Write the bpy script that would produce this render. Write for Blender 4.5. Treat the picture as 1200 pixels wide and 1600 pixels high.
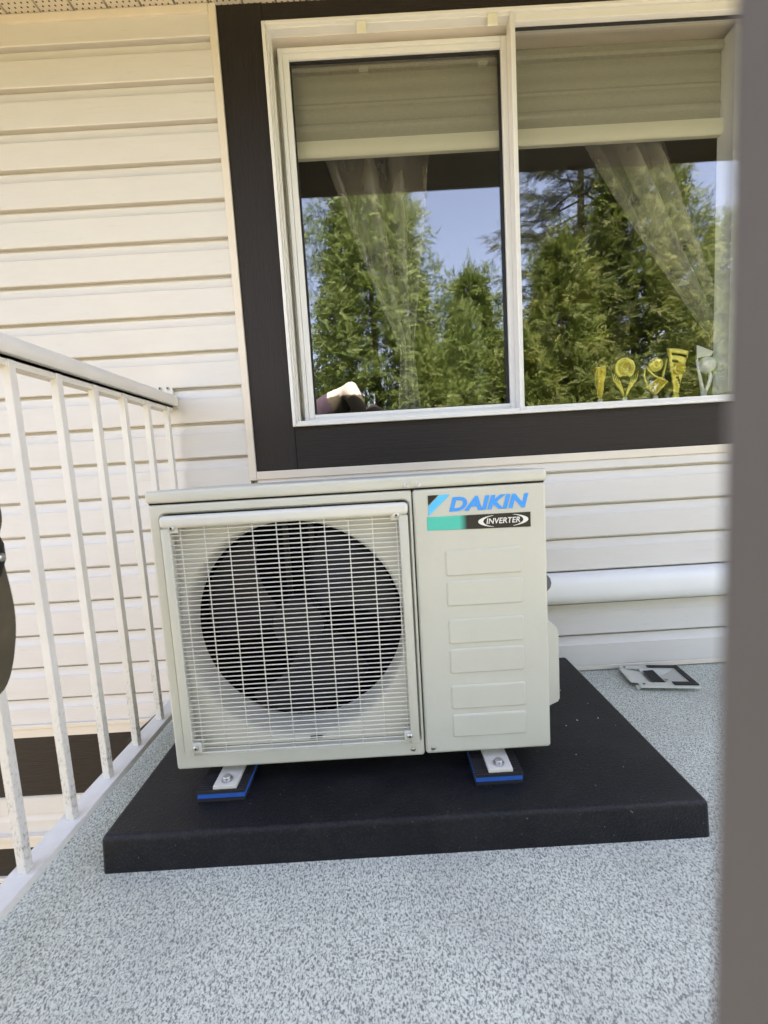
import bpy, bmesh, math, random
import numpy as np
from mathutils import Vector, Matrix
R = math.radians
for o in list(bpy.data.objects):
    bpy.data.objects.remove(o, do_unlink=True)
SC = bpy.context.scene
COL = SC.collection
rnd = random.Random(7)

# ------------------------------------------------------------------ camera
cam_d = bpy.data.cameras.new('camera')
cam = bpy.data.objects.new('camera', cam_d); COL.objects.link(cam)
cam_d.sensor_fit = 'HORIZONTAL'; cam_d.sensor_width = 36.0
cam_d.lens = 657.465 / 1200 * 36
cam_d.clip_start = 0.004; cam_d.clip_end = 400
r_, u_, f_ = (Vector((0.99822763, -0.00772945, -0.05900728)), Vector((0.05948295, 0.09895035, 0.99331295)),
              Vector((0.00183897, 0.99506235, -0.09923474)))
M = Matrix((r_, u_, -f_)).transposed().to_4x4()
M.translation = Vector((0.0056, -1.4702, 0.77))
cam.matrix_world = M
cam_d.dof.use_dof = True
cam_d.dof.focus_distance = 1.55
cam_d.dof.aperture_fstop = 6.6
SC.camera = cam

# ------------------------------------------------------------------ light
SUN_EL, SUN_AZ = 58.0, 16.0          # azimuth: degrees from +Y (behind the house) towards +X
w = bpy.data.worlds.new('World'); SC.world = w; w.use_nodes = True
nt = w.node_tree
bg = nt.nodes['Background']
sky = nt.nodes.new('ShaderNodeTexSky'); sky.sky_type = 'NISHITA'; sky.sun_disc = False
sky.sun_elevation = R(SUN_EL); sky.sun_rotation = R(SUN_AZ)
sky.air_density = 1.0; sky.dust_density = 2.2; sky.ozone_density = 1.0
nt.links.new(sky.outputs[0], bg.inputs[0]); bg.inputs[1].default_value = 0.10
sun_d = bpy.data.lights.new('sun', 'SUN'); sun_d.energy = 5.0; sun_d.angle = R(0.53); sun_d.color = (1.0, 0.95, 0.86)
sun = bpy.data.objects.new('sun', sun_d); COL.objects.link(sun)
sd = Vector((math.sin(R(SUN_AZ)) * math.cos(R(SUN_EL)), math.cos(R(SUN_AZ)) * math.cos(R(SUN_EL)), math.sin(R(SUN_EL))))
sun.rotation_euler = sd.to_track_quat('Z', 'Y').to_euler()
vs = SC.view_settings
vs.view_transform = 'Standard'; vs.look = 'None'; vs.exposure = 3.52; vs.gamma = 1.0; vs.use_curve_mapping = False
try:
    vs.use_white_balance = True; vs.white_balance_temperature = 8300; vs.white_balance_tint = 24
except Exception:
    pass
SC.cycles.max_bounces = 7; SC.cycles.transparent_max_bounces = 16; SC.cycles.diffuse_bounces = 3
SC.cycles.use_denoising = True

# ------------------------------------------------------------------ materials
def lin(r, g, b):
    f = lambda c: (c / 255 / 12.92) if c / 255 <= .04045 else ((c / 255 + .055) / 1.055) ** 2.4
    return (f(r), f(g), f(b), 1)

class NT:
    def __init__(s, name):
        s.m = bpy.data.materials.new(name); s.m.use_nodes = True
        s.t = s.m.node_tree; s.b = s.t.nodes['Principled BSDF']; s.out = s.t.nodes['Material Output']
        s._c = None
    def n(s, typ, **kw):
        nd = s.t.nodes.new(typ)
        for k, v in kw.items():
            if k in nd.inputs: nd.inputs[k].default_value = v
            else: setattr(nd, k, v)
        return nd
    def l(s, a, b): s.t.links.new(a, b)
    def co(s, kind='Object'):
        if s._c is None: s._c = s.n('ShaderNodeTexCoord')
        return s._c.outputs[kind]
    def mapped(s, scale=(1, 1, 1), rot=(0, 0, 0), kind='Object', src=None):
        mp = s.n('ShaderNodeMapping'); mp.inputs['Scale'].default_value = scale; mp.inputs['Rotation'].default_value = rot
        s.l(src if src is not None else s.co(kind), mp.inputs[0]); return mp.outputs[0]
    def noise(s, scale, detail=3, rough=.5, vec=None, dist=0.0):
        n = s.n('ShaderNodeTexNoise'); n.inputs['Scale'].default_value = scale; n.inputs['Detail'].default_value = detail
        n.inputs['Roughness'].default_value = rough; n.inputs['Distortion'].default_value = dist
        s.l(vec if vec is not None else s.co(), n.inputs['Vector']); return n.outputs['Fac']
    def ramp(s, fac, stops):
        r = s.n('ShaderNodeValToRGB'); e = r.color_ramp.elements
        while len(e) < len(stops): e.new(.5)
        for i, (p, c) in enumerate(stops):
            e[i].position = p; e[i].color = c if len(c) == 4 else (*c, 1)
        s.l(fac, r.inputs[0]); return r.outputs[0]
    def mix(s, fac, a, b, typ='MIX'):
        m = s.n('ShaderNodeMix', data_type='RGBA', blend_type=typ)
        for sock, v in ((m.inputs[0], fac), (m.inputs[6], a), (m.inputs[7], b)):
            if isinstance(v, (int, float)): sock.default_value = v
            elif isinstance(v, tuple): sock.default_value = v
            else: s.l(v, sock)
        return m.outputs[2]
    def math(s, op, a, b=0.0, clamp=False):
        m = s.n('ShaderNodeMath', operation=op); m.use_clamp = clamp
        for sock, v in ((m.inputs[0], a), (m.inputs[1], b)):
            if isinstance(v, (int, float)): sock.default_value = v
            else: s.l(v, sock)
        return m.outputs[0]
    def bump(s, h, strength=.3, dist=.001):
        b = s.n('ShaderNodeBump'); b.inputs['Strength'].default_value = strength; b.inputs['Distance'].default_value = dist
        s.l(h, b.inputs['Height']); s.l(b.outputs[0], s.b.inputs['Normal'])
    def base(s, c):
        if isinstance(c, tuple): s.b.inputs['Base Color'].default_value = c
        else: s.l(c, s.b.inputs['Base Color'])
        return s
    def set(s, rough=.5, metal=0.0, spec=.5):
        s.b.inputs['Roughness'].default_value = rough; s.b.inputs['Metallic'].default_value = metal
        s.b.inputs['Specular IOR Level'].default_value = spec; return s

def g(v, a=1): return (v, v, v, a)
def simple(name, c, rough=.5, metal=0.0, spec=.5, var=.12, scale=30, bump=0.0):
    t = NT(name); n = t.noise(scale, 4)
    t.base(t.mix(n, tuple(x * (1 - var) for x in c[:3]) + (1,), tuple(min(1, x * (1 + var)) for x in c[:3]) + (1,)))
    t.set(rough, metal, spec)
    if bump: t.bump(t.noise(scale * 8, 3), bump, .0006)
    return t.m

MAT = {}
# vinyl siding: cream, faint embossed wood grain, weathering streaks
t = NT('vinyl_siding'); gr = t.noise(1, 5, .6, t.mapped((6, 60, 260)), .6); st = t.noise(3, 4, .6, t.mapped((2.2, 1, 9)))
c = t.mix(t.math('MULTIPLY', st, .55), (.64, .612, .572, 1), (.74, .725, .70, 1))
sp = t.ramp(t.noise(38, 7, .75, t.mapped((1, 1, 2))), [(.66, g(0)), (.78, g(1))])
c = t.mix(t.math('MULTIPLY', sp, .45), c, (.33, .30, .25, 1))
sc_ = t.ramp(t.noise(1, 6, .75, t.mapped((9, 1, 75))), [(.58, g(0)), (.74, g(1))])
c = t.mix(t.math('MULTIPLY', sc_, .26), c, (.36, .33, .28, 1))
t.base(c).set(.5, 0, .35); t.bump(gr, .35, .0012); MAT['siding'] = t.m
# off-white vinyl trims
t = NT('vinyl_trim'); c = t.mix(t.noise(12, 4), (.68, .61, .52, 1), (.75, .69, .60, 1))
sp = t.ramp(t.noise(90, 5, .7), [(.66, g(0)), (.74, g(1))])
t.base(t.mix(t.math('MULTIPLY', sp, .3), c, (.25, .21, .17, 1))).set(.45, 0, .4); t.bump(t.noise(160, 3), .1, .0005); MAT['trim'] = t.m
# rough-sawn cedar board painted dark brown
def brown(name, vec_scale):
    t = NT(name); v = t.mapped(vec_scale)
    gr = t.noise(1, 6, .65, v, 1.2); c = t.mix(gr, (.0115, .0078, .0060, 1), (.0180, .0128, .0100, 1))
    sp = t.ramp(t.noise(70, 5, .7), [(.72, g(0)), (.80, g(1))])
    c = t.mix(t.math('MULTIPLY', sp, .25), c, (.045, .039, .033, 1))
    t.base(c).set(.62, 0, .4); t.bump(gr, .9, .0035); return t.m
MAT['brown_h'] = brown('brown_board_along', (7, 30, 110)); MAT['brown_v'] = brown('brown_board_upright', (75, 30, 9))
# white aluminium (window, railing)
MAT['alu'] = simple('white_aluminium', (.72, .72, .70), .38, 0, .5, .03, 7)
t = NT('aged_white_paint'); c = t.mix(t.noise(14, 4), (.60, .585, .535, 1), (.71, .695, .645, 1))
z = t.n('ShaderNodeSeparateXYZ'); t.l(t.co(), z.inputs[0])
dirt = t.noise(210, 6, .75, t.mapped((1, 1, .45))); patch = t.noise(16, 3, .6)
low = t.n('ShaderNodeMapRange'); low.inputs[1].default_value = .42; low.inputs[2].default_value = .06; t.l(z.outputs[2], low.inputs[0])
m1 = t.ramp(t.math('MULTIPLY', t.math('ADD', dirt, t.math('MULTIPLY', patch, .55)), 1.0), [(.80, g(0)), (.92, g(1))])
mask = t.math('MULTIPLY', m1, t.math('MULTIPLY', low.outputs[0], .85))
c = t.mix(mask, c, (.085, .075, .045, 1))
fs = t.ramp(t.noise(120, 5, .7), [(.69, g(0)), (.76, g(1))]); c = t.mix(t.math('MULTIPLY', fs, .35), c, (.3, .28, .25, 1))
t.base(c).set(.48, 0, .45); t.bump(t.noise(220, 4), .12, .0006); MAT['rail'] = t.m
MAT['rail_clean'] = simple('worn_white_paint', (.64, .63, .585), .48, 0, .45, .10, 45, .1)
MAT['gasket'] = simple('black_rubber', (.012, .012, .013), .55, 0, .4, .2, 60)
# glass: coated double glazing
t = NT('window_glass'); gl = t.n('ShaderNodeBsdfGlossy', Roughness=0.0); gl.inputs['Color'].default_value = (.96, .98, 1, 1)
tr = t.n('ShaderNodeBsdfTransparent'); tr.inputs['Color'].default_value = (.955, .955, .94, 1)
fr = t.n('ShaderNodeLayerWeight', Blend=.5)
mx = t.n('ShaderNodeMixShader'); t.l(t.math('ADD', t.math('MULTIPLY', t.math('POWER', fr.outputs['Facing'], 5.0), .8), .135), mx.inputs[0])
wv = t.n('ShaderNodeBump'); wv.inputs['Strength'].default_value = .02; wv.inputs['Distance'].default_value = .004
t.l(t.noise(5.5, 1, .4), wv.inputs['Height']); t.l(wv.outputs[0], gl.inputs['Normal'])
t.l(tr.outputs[0], mx.inputs[1]); t.l(gl.outputs[0], mx.inputs[2]); t.l(mx.outputs[0], t.out.inputs[0]); MAT['glass'] = t.m
# deck vinyl membrane with dark flecks
t = NT('deck_membrane')
v1 = t.mapped((1, 1, 1), (0, 0, R(28))); n1 = t.noise(350, 4, .6, t.mapped((1, .62, 1), (0, 0, R(35))), .9)
n2 = t.noise(380, 2, .5, t.mapped((.6, 1, 1), (0, 0, R(-20))), .8)
f1 = t.ramp(n1, [(.505, g(0)), (.56, g(1))]); f2 = t.ramp(n2, [(.56, g(0)), (.64, g(1))])
c = t.mix(t.noise(4, 3), (.585, .625, .535, 1), (.70, .745, .635, 1))
c = t.mix(t.math('MULTIPLY', f2, .5), c, (.27, .288, .275, 1)); c = t.mix(t.math('MULTIPLY', f1, .92), c, (.125, .134, .130, 1))
dk = t.ramp(t.noise(2.6, 6, .7), [(.46, g(0)), (.74, g(1))]); c = t.mix(t.math('MULTIPLY', dk, .38), c, (.25, .24, .22, 1))
t.base(c).set(.55, 0, .35); t.bump(n1, .18, .0012); MAT['deck'] = t.m
MAT['flash'] = simple('charcoal_flashing', (.025, .024, .023), .6, 0, .4, .2, 40)
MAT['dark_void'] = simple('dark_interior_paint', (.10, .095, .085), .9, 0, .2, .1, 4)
MAT['roof'] = simple('asphalt_shingle', (.06, .055, .05), .9, 0, .2, .3, 60)
MAT['gutter'] = simple('gutter_paint', (.45, .42, .50), .4, 0, .5, .05, 10)
# perforated soffit
t = NT('perforated_soffit'); sx = t.n('ShaderNodeSeparateXYZ'); t.l(t.co(), sx.inputs[0])
def cell(o, per, off=0.0):
    a = t.math('FRACT', t.math('ADD', t.math('DIVIDE', o, per), off)); return t.math('SUBTRACT', a, .5)
row = t.math('MULTIPLY', t.math('FLOOR', t.math('DIVIDE', sx.outputs[1], .0125)), .5)
cx_ = t.math('MULTIPLY', t.math('SUBTRACT', t.math('FRACT', t.math('ADD', t.math('DIVIDE', sx.outputs[0], .019), row)), .5), 1.5)
cy_ = cell(sx.outputs[1], .0125)
d2 = t.math('ADD', t.math('MULTIPLY', cx_, cx_), t.math('MULTIPLY', cy_, cy_))
hole = t.math('LESS_THAN', d2, .050)
c = t.mix(t.noise(9, 4), (.60, .54, .44, 1), (.68, .62, .53, 1))
t.base(t.mix(hole, c, (.035, .028, .02, 1))).set(.5, 0, .35); MAT['soffit'] = t.m
# painted sheet metal of the unit
t = NT('ivory_coated_steel'); c = t.mix(t.noise(5, 3), (.505, .510, .438, 1), (.54, .545, .472, 1))
c = t.mix(t.math('MULTIPLY', t.ramp(t.noise(9, 7, .75), [(.50, g(0)), (.78, g(1))]), .22), c, (.40, .385, .32, 1))
c = t.mix(t.math('MULTIPLY', t.ramp(t.noise(130, 4, .7), [(.70, g(0)), (.76, g(1))]), .25), c, (.25, .23, .18, 1))
t.base(c).set(.36, 0, .45); t.bump(t.noise(900, 2), .05, .0003); MAT['ac'] = t.m
t = NT('ivory_bright_plastic'); t.base((.62, .62, .555, 1)).set(.32, 0, .5); MAT['ac_white'] = t.m
MAT['wire'] = simple('coated_wire', (.68, .675, .61), .4, 0, .45, .04, 20)
MAT['black_plastic'] = simple('black_fan_plastic', (.016, .017, .020), .40, 0, .3, .25, 12)
MAT['coil'] = simple('dark_coil_fins', (.003, .003, .003), .8, 0, .1, .3, 50)
MAT['steel'] = simple('zinc_steel', (.55, .55, .54), .28, .95, .5, .15, 60)
MAT['shadow_gap'] = simple('seam_black', (.01, .01, .01), .8, 0, .2, .1, 9)
MAT['foot'] = simple('galvanised_white_foot', (.62, .61, .56), .36, .1, .5, .08, 40)
# black moulded base: gritty with dust
t = NT('black_moulded_plastic'); fine = t.noise(230, 4, .65)
dust = t.ramp(t.noise(7, 6, .68, None, .6), [(.46, g(0)), (.74, g(1))]); grit = t.ramp(t.noise(200, 4, .65), [(.50, g(0)), (.66, g(1))])
c = t.mix(fine, (.0025, .0026, .0036, 1), (.0060, .0063, .0082, 1))
c = t.mix(t.math('MULTIPLY', dust, .22), c, (.06, .055, .05, 1)); c = t.mix(t.math('MULTIPLY', grit, .30), c, (.042, .045, .058, 1))
spk = t.ramp(t.noise(150, 2, .5), [(.755, g(0)), (.775, g(1))]); c = t.mix(t.math('MULTIPLY', spk, .55), c, (.42, .40, .37, 1))
t.base(c).set(.42, 0, .26); t.bump(t.noise(230, 4, .65), .7, .0026); MAT['base'] = t.m
MAT['pad_blue'] = simple('blue_foam', (.004, .10, .42), .6, 0, .35, .12, 60)
MAT['pad_black'] = simple('black_ribbed_rubber', (.02, .02, .022), .6, 0, .4, .2, 80)
MAT['cover_white'] = simple('white_duct_plastic', (.80, .81, .80), .3, 0, .5, .02, 10)
MAT['insul'] = simple('grey_foam_insulation', (.09, .095, .10), .8, 0, .3, .2, 60)
MAT['taupe'] = simple('taupe_tone', (.128, .124, .120), .7, 0, .3, .1, 20)  # one even grey-brown over the whole post near the lens
t = NT('blind_fabric'); wv_ = t.n('ShaderNodeTexNoise', Scale=1.0, Detail=3.0); t.l(t.mapped((60, 60, 420)), wv_.inputs['Vector'])
t.base(t.mix(wv_.outputs['Fac'], (.29, .285, .235, 1), (.46, .45, .38, 1))).set(.85, 0, .2); MAT['blind'] = t.m
MAT['blind_bar'] = simple('cream_blind_rail', (.74, .73, .60), .4, 0, .4, .03, 10)
t = NT('sheer_curtain'); df = t.n('ShaderNodeBsdfDiffuse'); df.inputs[0].default_value = (.62, .61, .55, 1)
ts = t.n('ShaderNodeBsdfTranslucent'); ts.inputs[0].default_value = (.5, .5, .45, 1)
a1 = t.n('ShaderNodeMixShader'); a1.inputs[0].default_value = .25; t.l(df.outputs[0], a1.inputs[1]); t.l(ts.outputs[0], a1.inputs[2])
tp = t.n('ShaderNodeBsdfTransparent'); a2 = t.n('ShaderNodeMixShader')
t.l(t.math('ADD', t.math('MULTIPLY', t.noise(7, 3), .3), .21), a2.inputs[0]); t.l(tp.outputs[0], a2.inputs[1]); t.l(a1.outputs[0], a2.inputs[2])
t.l(a2.outputs[0], t.out.inputs[0]); MAT['curtain'] = t.m
MAT['gold'] = simple('gold_plastic_chrome', (1.0, .84, .20), .22, .40, .6, .1, 60)
MAT['gold_dark'] = simple('gold_relief', (.60, .47, .06), .30, .5, .6, .2, 90)
MAT['silver'] = simple('silver_plastic_chrome', (.84, .87, .88), .25, .3, .6, .08, 60)
MAT['trophy_base'] = simple('pale_trophy_base', (.80, .80, .72), .3, .2, .5, .05, 30)
MAT['plaster'] = simple('white_window_return', (.78, .82, .80), .7, 0, .3, .03, 8)
MAT['canvas'] = simple('dark_olive_canvas', (.095, .080, .052), .85, 0, .2, .45, 26, .5)
MAT['canvas_dark'] = simple('dark_brown_canvas', (.018, .015, .011), .8, 0, .25, .2, 40, .2)
t = NT('grass_lawn'); t.base(t.mix(t.ramp(t.noise(.35, 5, .6), [(.42, g(0)), (.60, g(1))]), t.mix(t.noise(14, 5), (.085, .066, .040, 1), (.135, .108, .070, 1)), t.mix(t.noise(9, 5), (.050, .052, .018, 1), (.095, .092, .038, 1)))).set(.9, 0, .2); MAT['grass'] = t.m
t = NT('bark'); t.base(t.mix(t.noise(9, 5), (.05, .036, .025, 1), (.12, .09, .065, 1))).set(.9, 0, .2); MAT['bark'] = t.m
def foliage(name, a, b, c3):
    t = NT(name); ng = t.noise(1.7, 4, .6); nf = t.noise(11, 3, .6)
    c = t.mix(nf, a, b); c = t.mix(t.ramp(ng, [(.45, g(0)), (.7, g(1))]), c, c3)
    d = t.b; t.base(c).set(.55, 0, .35)
    ts = t.n('ShaderNodeBsdfTranslucent'); t.l(c, ts.inputs[0]); mx = t.n('ShaderNodeMixShader'); mx.inputs[0].default_value = .28
    t.l(d.outputs[0], mx.inputs[1]); t.l(ts.outputs[0], mx.inputs[2]); t.l(mx.outputs[0], t.out.inputs[0]); return t.m
MAT['cedar'] = foliage('cedar_foliage', (.036, .078, .020, 1), (.124, .192, .050, 1), (.094, .152, .036, 1))
MAT['cedar2'] = foliage('golden_cedar_foliage', (.030, .064, .014, 1), (.108, .160, .034, 1), (.116, .150, .030, 1))
MAT['spruce'] = foliage('spruce_foliage', (.040, .062, .030, 1), (.085, .110, .060, 1), (.060, .085, .050, 1))

# ------------------------------------------------------------------ geometry helpers
def link(name, me, mat, parent=None, smooth=False):
    o = bpy.data.objects.new(name, me); COL.objects.link(o)
    for m_ in (mat if isinstance(mat, (list, tuple)) else [mat]): me.materials.append(MAT[m_] if isinstance(m_, str) else m_)
    if smooth:
        for p in me.polygons: p.use_smooth = True
    if parent is not None: o.parent = parent
    return o
class MB:
    def __init__(s): s.bm = bmesh.new()
    def box(s, x0, x1, y0, y1, z0, z1, bev=0.0, seg=2):
        b = s.bm if not bev else bmesh.new()
        v = [b.verts.new(p) for p in ((x0,y0,z0),(x1,y0,z0),(x1,y1,z0),(x0,y1,z0),(x0,y0,z1),(x1,y0,z1),(x1,y1,z1),(x0,y1,z1))]
        for f in ((3,2,1,0),(4,5,6,7),(0,1,5,4),(1,2,6,5),(2,3,7,6),(3,0,4,7)): b.faces.new([v[i] for i in f])
        if bev:
            bmesh.ops.bevel(b, geom=b.edges[:], offset=bev, segments=seg, profile=.5, affect='EDGES')
            s.absorb(b)
        return s
    def absorb(s, b, mat=None):
        me = bpy.data.meshes.new('tmp'); b.to_mesh(me); b.free()
        if mat is not None: me.transform(mat)
        s.bm.from_mesh(me); bpy.data.meshes.remove(me)
    def prism(s, prof, axis, a0, a1):
        """closed 2-D profile extruded along an axis (x: prof=(y,z); y: prof=(x,z); z: prof=(x,y))"""
        def P(q, a): return {'x': (a, q[0], q[1]), 'y': (q[0], a, q[1]), 'z': (q[0], q[1], a)}[axis]
        A = [s.bm.verts.new(P(q, a0)) for q in prof]; B = [s.bm.verts.new(P(q, a1)) for q in prof]
        n = len(prof)
        for i in range(n): s.bm.faces.new((A[i], A[(i+1) % n], B[(i+1) % n], B[i]))
        s.bm.faces.new(A[::-1]); s.bm.faces.new(B); return s
    def lathe(s, prof, seg=24, mat=None, close=True):
        """prof: (radius, z) revolved about local z, then transformed"""
        b = bmesh.new(); rings = []
        for r, z in prof:
            if r < 1e-6: rings.append([b.verts.new((0, 0, z))])
            else: rings.append([b.verts.new((r*math.cos(2*math.pi*i/seg), r*math.sin(2*math.pi*i/seg), z)) for i in range(seg)])
        for a, c_ in zip(rings, rings[1:]):
            for i in range(seg):
                j = (i+1) % seg
                if len(a) == 1 and len(c_) == 1: continue
                if len(a) == 1: b.faces.new((a[0], c_[i], c_[j]))
                elif len(c_) == 1: b.faces.new((a[i], a[j], c_[0]))
                else: b.faces.new((a[i], a[j], c_[j], c_[i]))
        s.absorb(b, mat); return s
    def tube(s, pts, rad, seg=8, caps=True, sy=1.0):
        pts = [Vector(p) for p in pts]; n = len(pts); rings = []
        rads = rad if isinstance(rad, (list, tuple)) else [rad]*n
        up0 = None
        for i, p in enumerate(pts):
            d = (pts[min(i+1, n-1)] - pts[max(i-1, 0)]).normalized()
            ref = up0 if up0 is not None else (Vector((0,0,1)) if abs(d.z) < .9 else Vector((1,0,0)))
            a = d.cross(ref).normalized(); b2 = a.cross(d).normalized(); up0 = b2
            rings.append([s.bm.verts.new(p + rads[i]*(a*math.cos(2*math.pi*k/seg) + b2*sy*math.sin(2*math.pi*k/seg))) for k in range(seg)])
        for A, B in zip(rings, rings[1:]):
            for k in range(seg): s.bm.faces.new((A[k], A[(k+1) % seg], B[(k+1) % seg], B[k]))
        if caps: s.bm.faces.new(rings[0][::-1]); s.bm.faces.new(rings[-1])
        return s
    def build(s, name, mat, parent=None, smooth=False, angle=None):
        bmesh.ops.recalc_face_normals(s.bm, faces=s.bm.faces[:])
        me = bpy.data.meshes.new(name); s.bm.to_mesh(me); s.bm.free()
        o = link(name, me, mat, parent, smooth)
        if angle is not None:
            for p in me.polygons: p.use_smooth = True
            try: me.set_sharp_from_angle(angle=R(angle))
            except Exception: pass
        return o
def empty(name, loc=(0, 0, 0)):
    o = bpy.data.objects.new(name, None); COL.objects.link(o); o.location = loc; return o
def tag(o, label, cat, group=None):
    o['label'] = label; o['category'] = cat
    if group: o['group'] = group
    return o
def struct(o): o['kind'] = 'structure'; return o
def copyo(o, parent, loc=None):
    c = o.copy(); COL.objects.link(c); c.parent = parent
    if loc is not None: c.location = loc
    return c
# rotate lathe axis z -> -y (facing the camera side)
def facing(loc): return Matrix.Translation(loc) @ Matrix.Rotation(R(90), 4, 'X')

# ------------------------------------------------------------------ ground and deck
struct(MB().box(-150, 150, -150, 60, -3.2, -3.0).build('ground', 'grass'))
deck = struct(MB().box(-.745, 3.2, -3.3, .02, -.03, 0).build('deck', 'deck'))
MB().box(-.735, 3.15, -3.28, .02, -.30, -.031).build('deck_joist_frame', 'flash', deck)
MB().box(-.7475, -.7455, -3.3, .02, -.26, .006).build('deck_edge_flashing', 'trim', deck)

# ------------------------------------------------------------------ house
house = tag(empty('house', (0, 0, 0)), 'cream vinyl sided house wall with dark brown window surround above the grey deck', 'house')
WX0, WX1 = -3.4, 3.4
OX0, OX1, OZ0, OZ1 = -.262, 1.28, .953, 2.155          # window opening in the wall
wl = MB()
wl.box(WX0, OX0, .014, .15, -3.0, 2.6); wl.box(OX1, WX1, .014, .15, -3.0, 2.6)
wl.box(OX0, OX1, .014, .15, -3.0, OZ0); wl.box(OX0, OX1, .014, .15, OZ1, 2.6)
wl.build('wall', 'trim', house)
rm = MB()                                                # room behind the window
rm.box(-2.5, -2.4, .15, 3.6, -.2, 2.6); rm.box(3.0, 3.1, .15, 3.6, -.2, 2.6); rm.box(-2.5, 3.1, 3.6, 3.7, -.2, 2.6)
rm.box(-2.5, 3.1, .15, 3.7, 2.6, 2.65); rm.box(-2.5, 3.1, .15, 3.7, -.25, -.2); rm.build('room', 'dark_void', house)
# siding boards, each course a mesh of its own
PITCH, Z0 = .1183, .8495
def course(zb, x0, x1, ztop=None, zlow=None):
    h = PITCH; y0 = -.011
    pr = [(.0130, zb + .0005), (y0 + .001, zb - .0005), (y0 - .0008, zb + .002)]
    pr += [(y0 + .0010, zb + .078)]
    for k in range(1, 6):
        a = k / 5; pr.append((y0 + .0010 + .0095 * math.sin(a * math.pi / 2), zb + .078 + .0305 * (1 - math.cos(a * math.pi / 2)) ** .8))
    pr += [(.0100, zb + .1095), (.0100, zb + h + .004), (.0135, zb + h + .004)]
    if ztop is not None or zlow is not None:
        lo = zlow if zlow is not None else -99; hi = ztop if ztop is not None else 99
        pr = [(q[0], min(max(q[1], lo), hi)) for q in pr]
        out = [pr[0]]
        for q in pr[1:]:
            if abs(q[0]-out[-1][0]) + abs(q[1]-out[-1][1]) > 1e-5: out.append(q)
        pr = out
    return MB().prism(pr, 'x', x0, x1).build('siding_board', 'siding', house)
n = -8
while Z0 + n * PITCH < 2.20:
    zb = Z0 + n * PITCH
    if zb > .74:
        course(zb, WX0, -.4445, 2.2124); course(zb, 1.462, WX1, 2.2124)
    elif zb > .70:
        course(zb, WX0, -.4445); course(zb, -.4205, WX1, .7605)
    elif zb > .0:
        course(zb, WX0 if zb > .1 else -.7435, WX1)
        if zb < .1: course(zb, WX0, -.7445)
    else:
        course(zb, WX0, -.7485, None, -.074)
    n += 1
def trimbox(*a, mat='trim', name='trim_strip', bev=.002): return MB().box(*a, bev=bev).build(name, mat, house)
trimbox(-.4445, -.4215, -.016, .013, .7605, 2.237); trimbox(-.4475, -.4443, -.011, .013, .7605, 2.2125)
trimbox(1.441, 1.462, -.016, .013, .761, 2.237)
trimbox(-.4213, 1.4408, -.015, .013, .7615, .7895)
trimbox(-.4213, 1.4408, -.0115, .013, .757, .7612)
trimbox(WX0, -.4447, -.017, .013, 2.2125, 2.2365); trimbox(1.4625, WX1, -.017, .013, 2.2125, 2.2365)
trimbox(-.7435, WX1, -.0135, .013, .004, .020); trimbox(-.7435, WX1, -.0105, .013, .020, .030, bev=.001)
# brown boards around the window
trimbox(-.4212, -.2805, -.009, .013, .7898, 2.2365, mat='brown_v', name='window_trim_board')
trimbox(1.300, 1.4407, -.009, .013, .7898, 2.2365, mat='brown_v', name='window_trim_board')
trimbox(-.2802, 1.2997, -.007, .013, 2.172, 2.2365, mat='brown_h', name='window_trim_board')
trimbox(-.2802, 1.2997, -.007, .013, .7898, .936, mat='brown_h', name='window_trim_board')
# wall below deck level, left of the railing
XL = -.7485
trimbox(WX0, XL, -.020, .013, -.090, -.0745); trimbox(WX0, XL, -.014, .013, -.125, -.0905)
trimbox(WX0, XL, -.012, .013, -.354, -.1255, mat='brown_h', name='band_board')
MB().prism([(.013, -.43), (-.006, -.43), (-.005, -.368), (.006, -.3545), (.013, -.3545)], 'x', WX0, XL).build('siding_board', 'siding', house)
MB().prism([(.013, -.509), (-.002, -.509), (-.004, -.46), (.004, -.4305), (.013, -.4305)], 'x', WX0, XL).build('siding_board', 'siding', house)
trimbox(WX0, XL, -.020, .013, -.525, -.5095); trimbox(WX0, XL, -.014, .013, -.559, -.5255)
trimbox(WX0, XL, -.012, .013, -.671, -.5595, mat='brown_h', name='band_board'); trimbox(WX0, XL, -.022, .013, -.69, -.6715)
trimbox(WX0, XL, -.012, .013, -1.1, -.6905, mat='brown_h', name='band_board')
MB().prism([(-.96, -.14), (-.7485, .03), (-.7485, -.14)], 'y', -.045, -.0205).build('wall_flashing', 'flash', house)
# eave: soffit panels, fascia, gutter, roof
soff = MB().box(WX0, WX1, -.785, .013, 2.256, 2.270).build('soffit', 'soffit', house)
SP = .1035; k0 = -1.062 - SP * 22
sb = None
for k in range(64):
    x = k0 + k * SP
    if x < WX0 or x > WX1 - SP: continue
    if sb is None:
        pr = [(.004, 2.2375), (SP - .004, 2.2375), (SP - .0005, 2.2515), (SP - .0005, 2.255), (.0005, 2.255), (.0005, 2.2515)]
        m_ = MB().prism(pr, 'y', -.784, .012); sb = m_.build('soffit_panel', 'soffit', soff); sb.location.x = x
    else:
        copyo(sb, soff, (x, 0, 0))
MB().box(WX0, WX1, -.812, -.786, 2.219, 2.42).build('fascia', 'brown_h', house)
MB().box(WX0, WX1, -.7855, -.13, 2.2205, 2.2370).build('added_dark_soffit_cover', 'brown_h', house)  # added dark board hiding the pale soffit, dims its reflection and bounce
MB().prism([(-.813, 2.30), (-.885, 2.30), (-.905, 2.345), (-.915, 2.40), (-.925, 2.41), (-.925, 2.415), (-.813, 2.415)], 'x', WX0, WX1).build('gutter', 'gutter', house)
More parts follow.
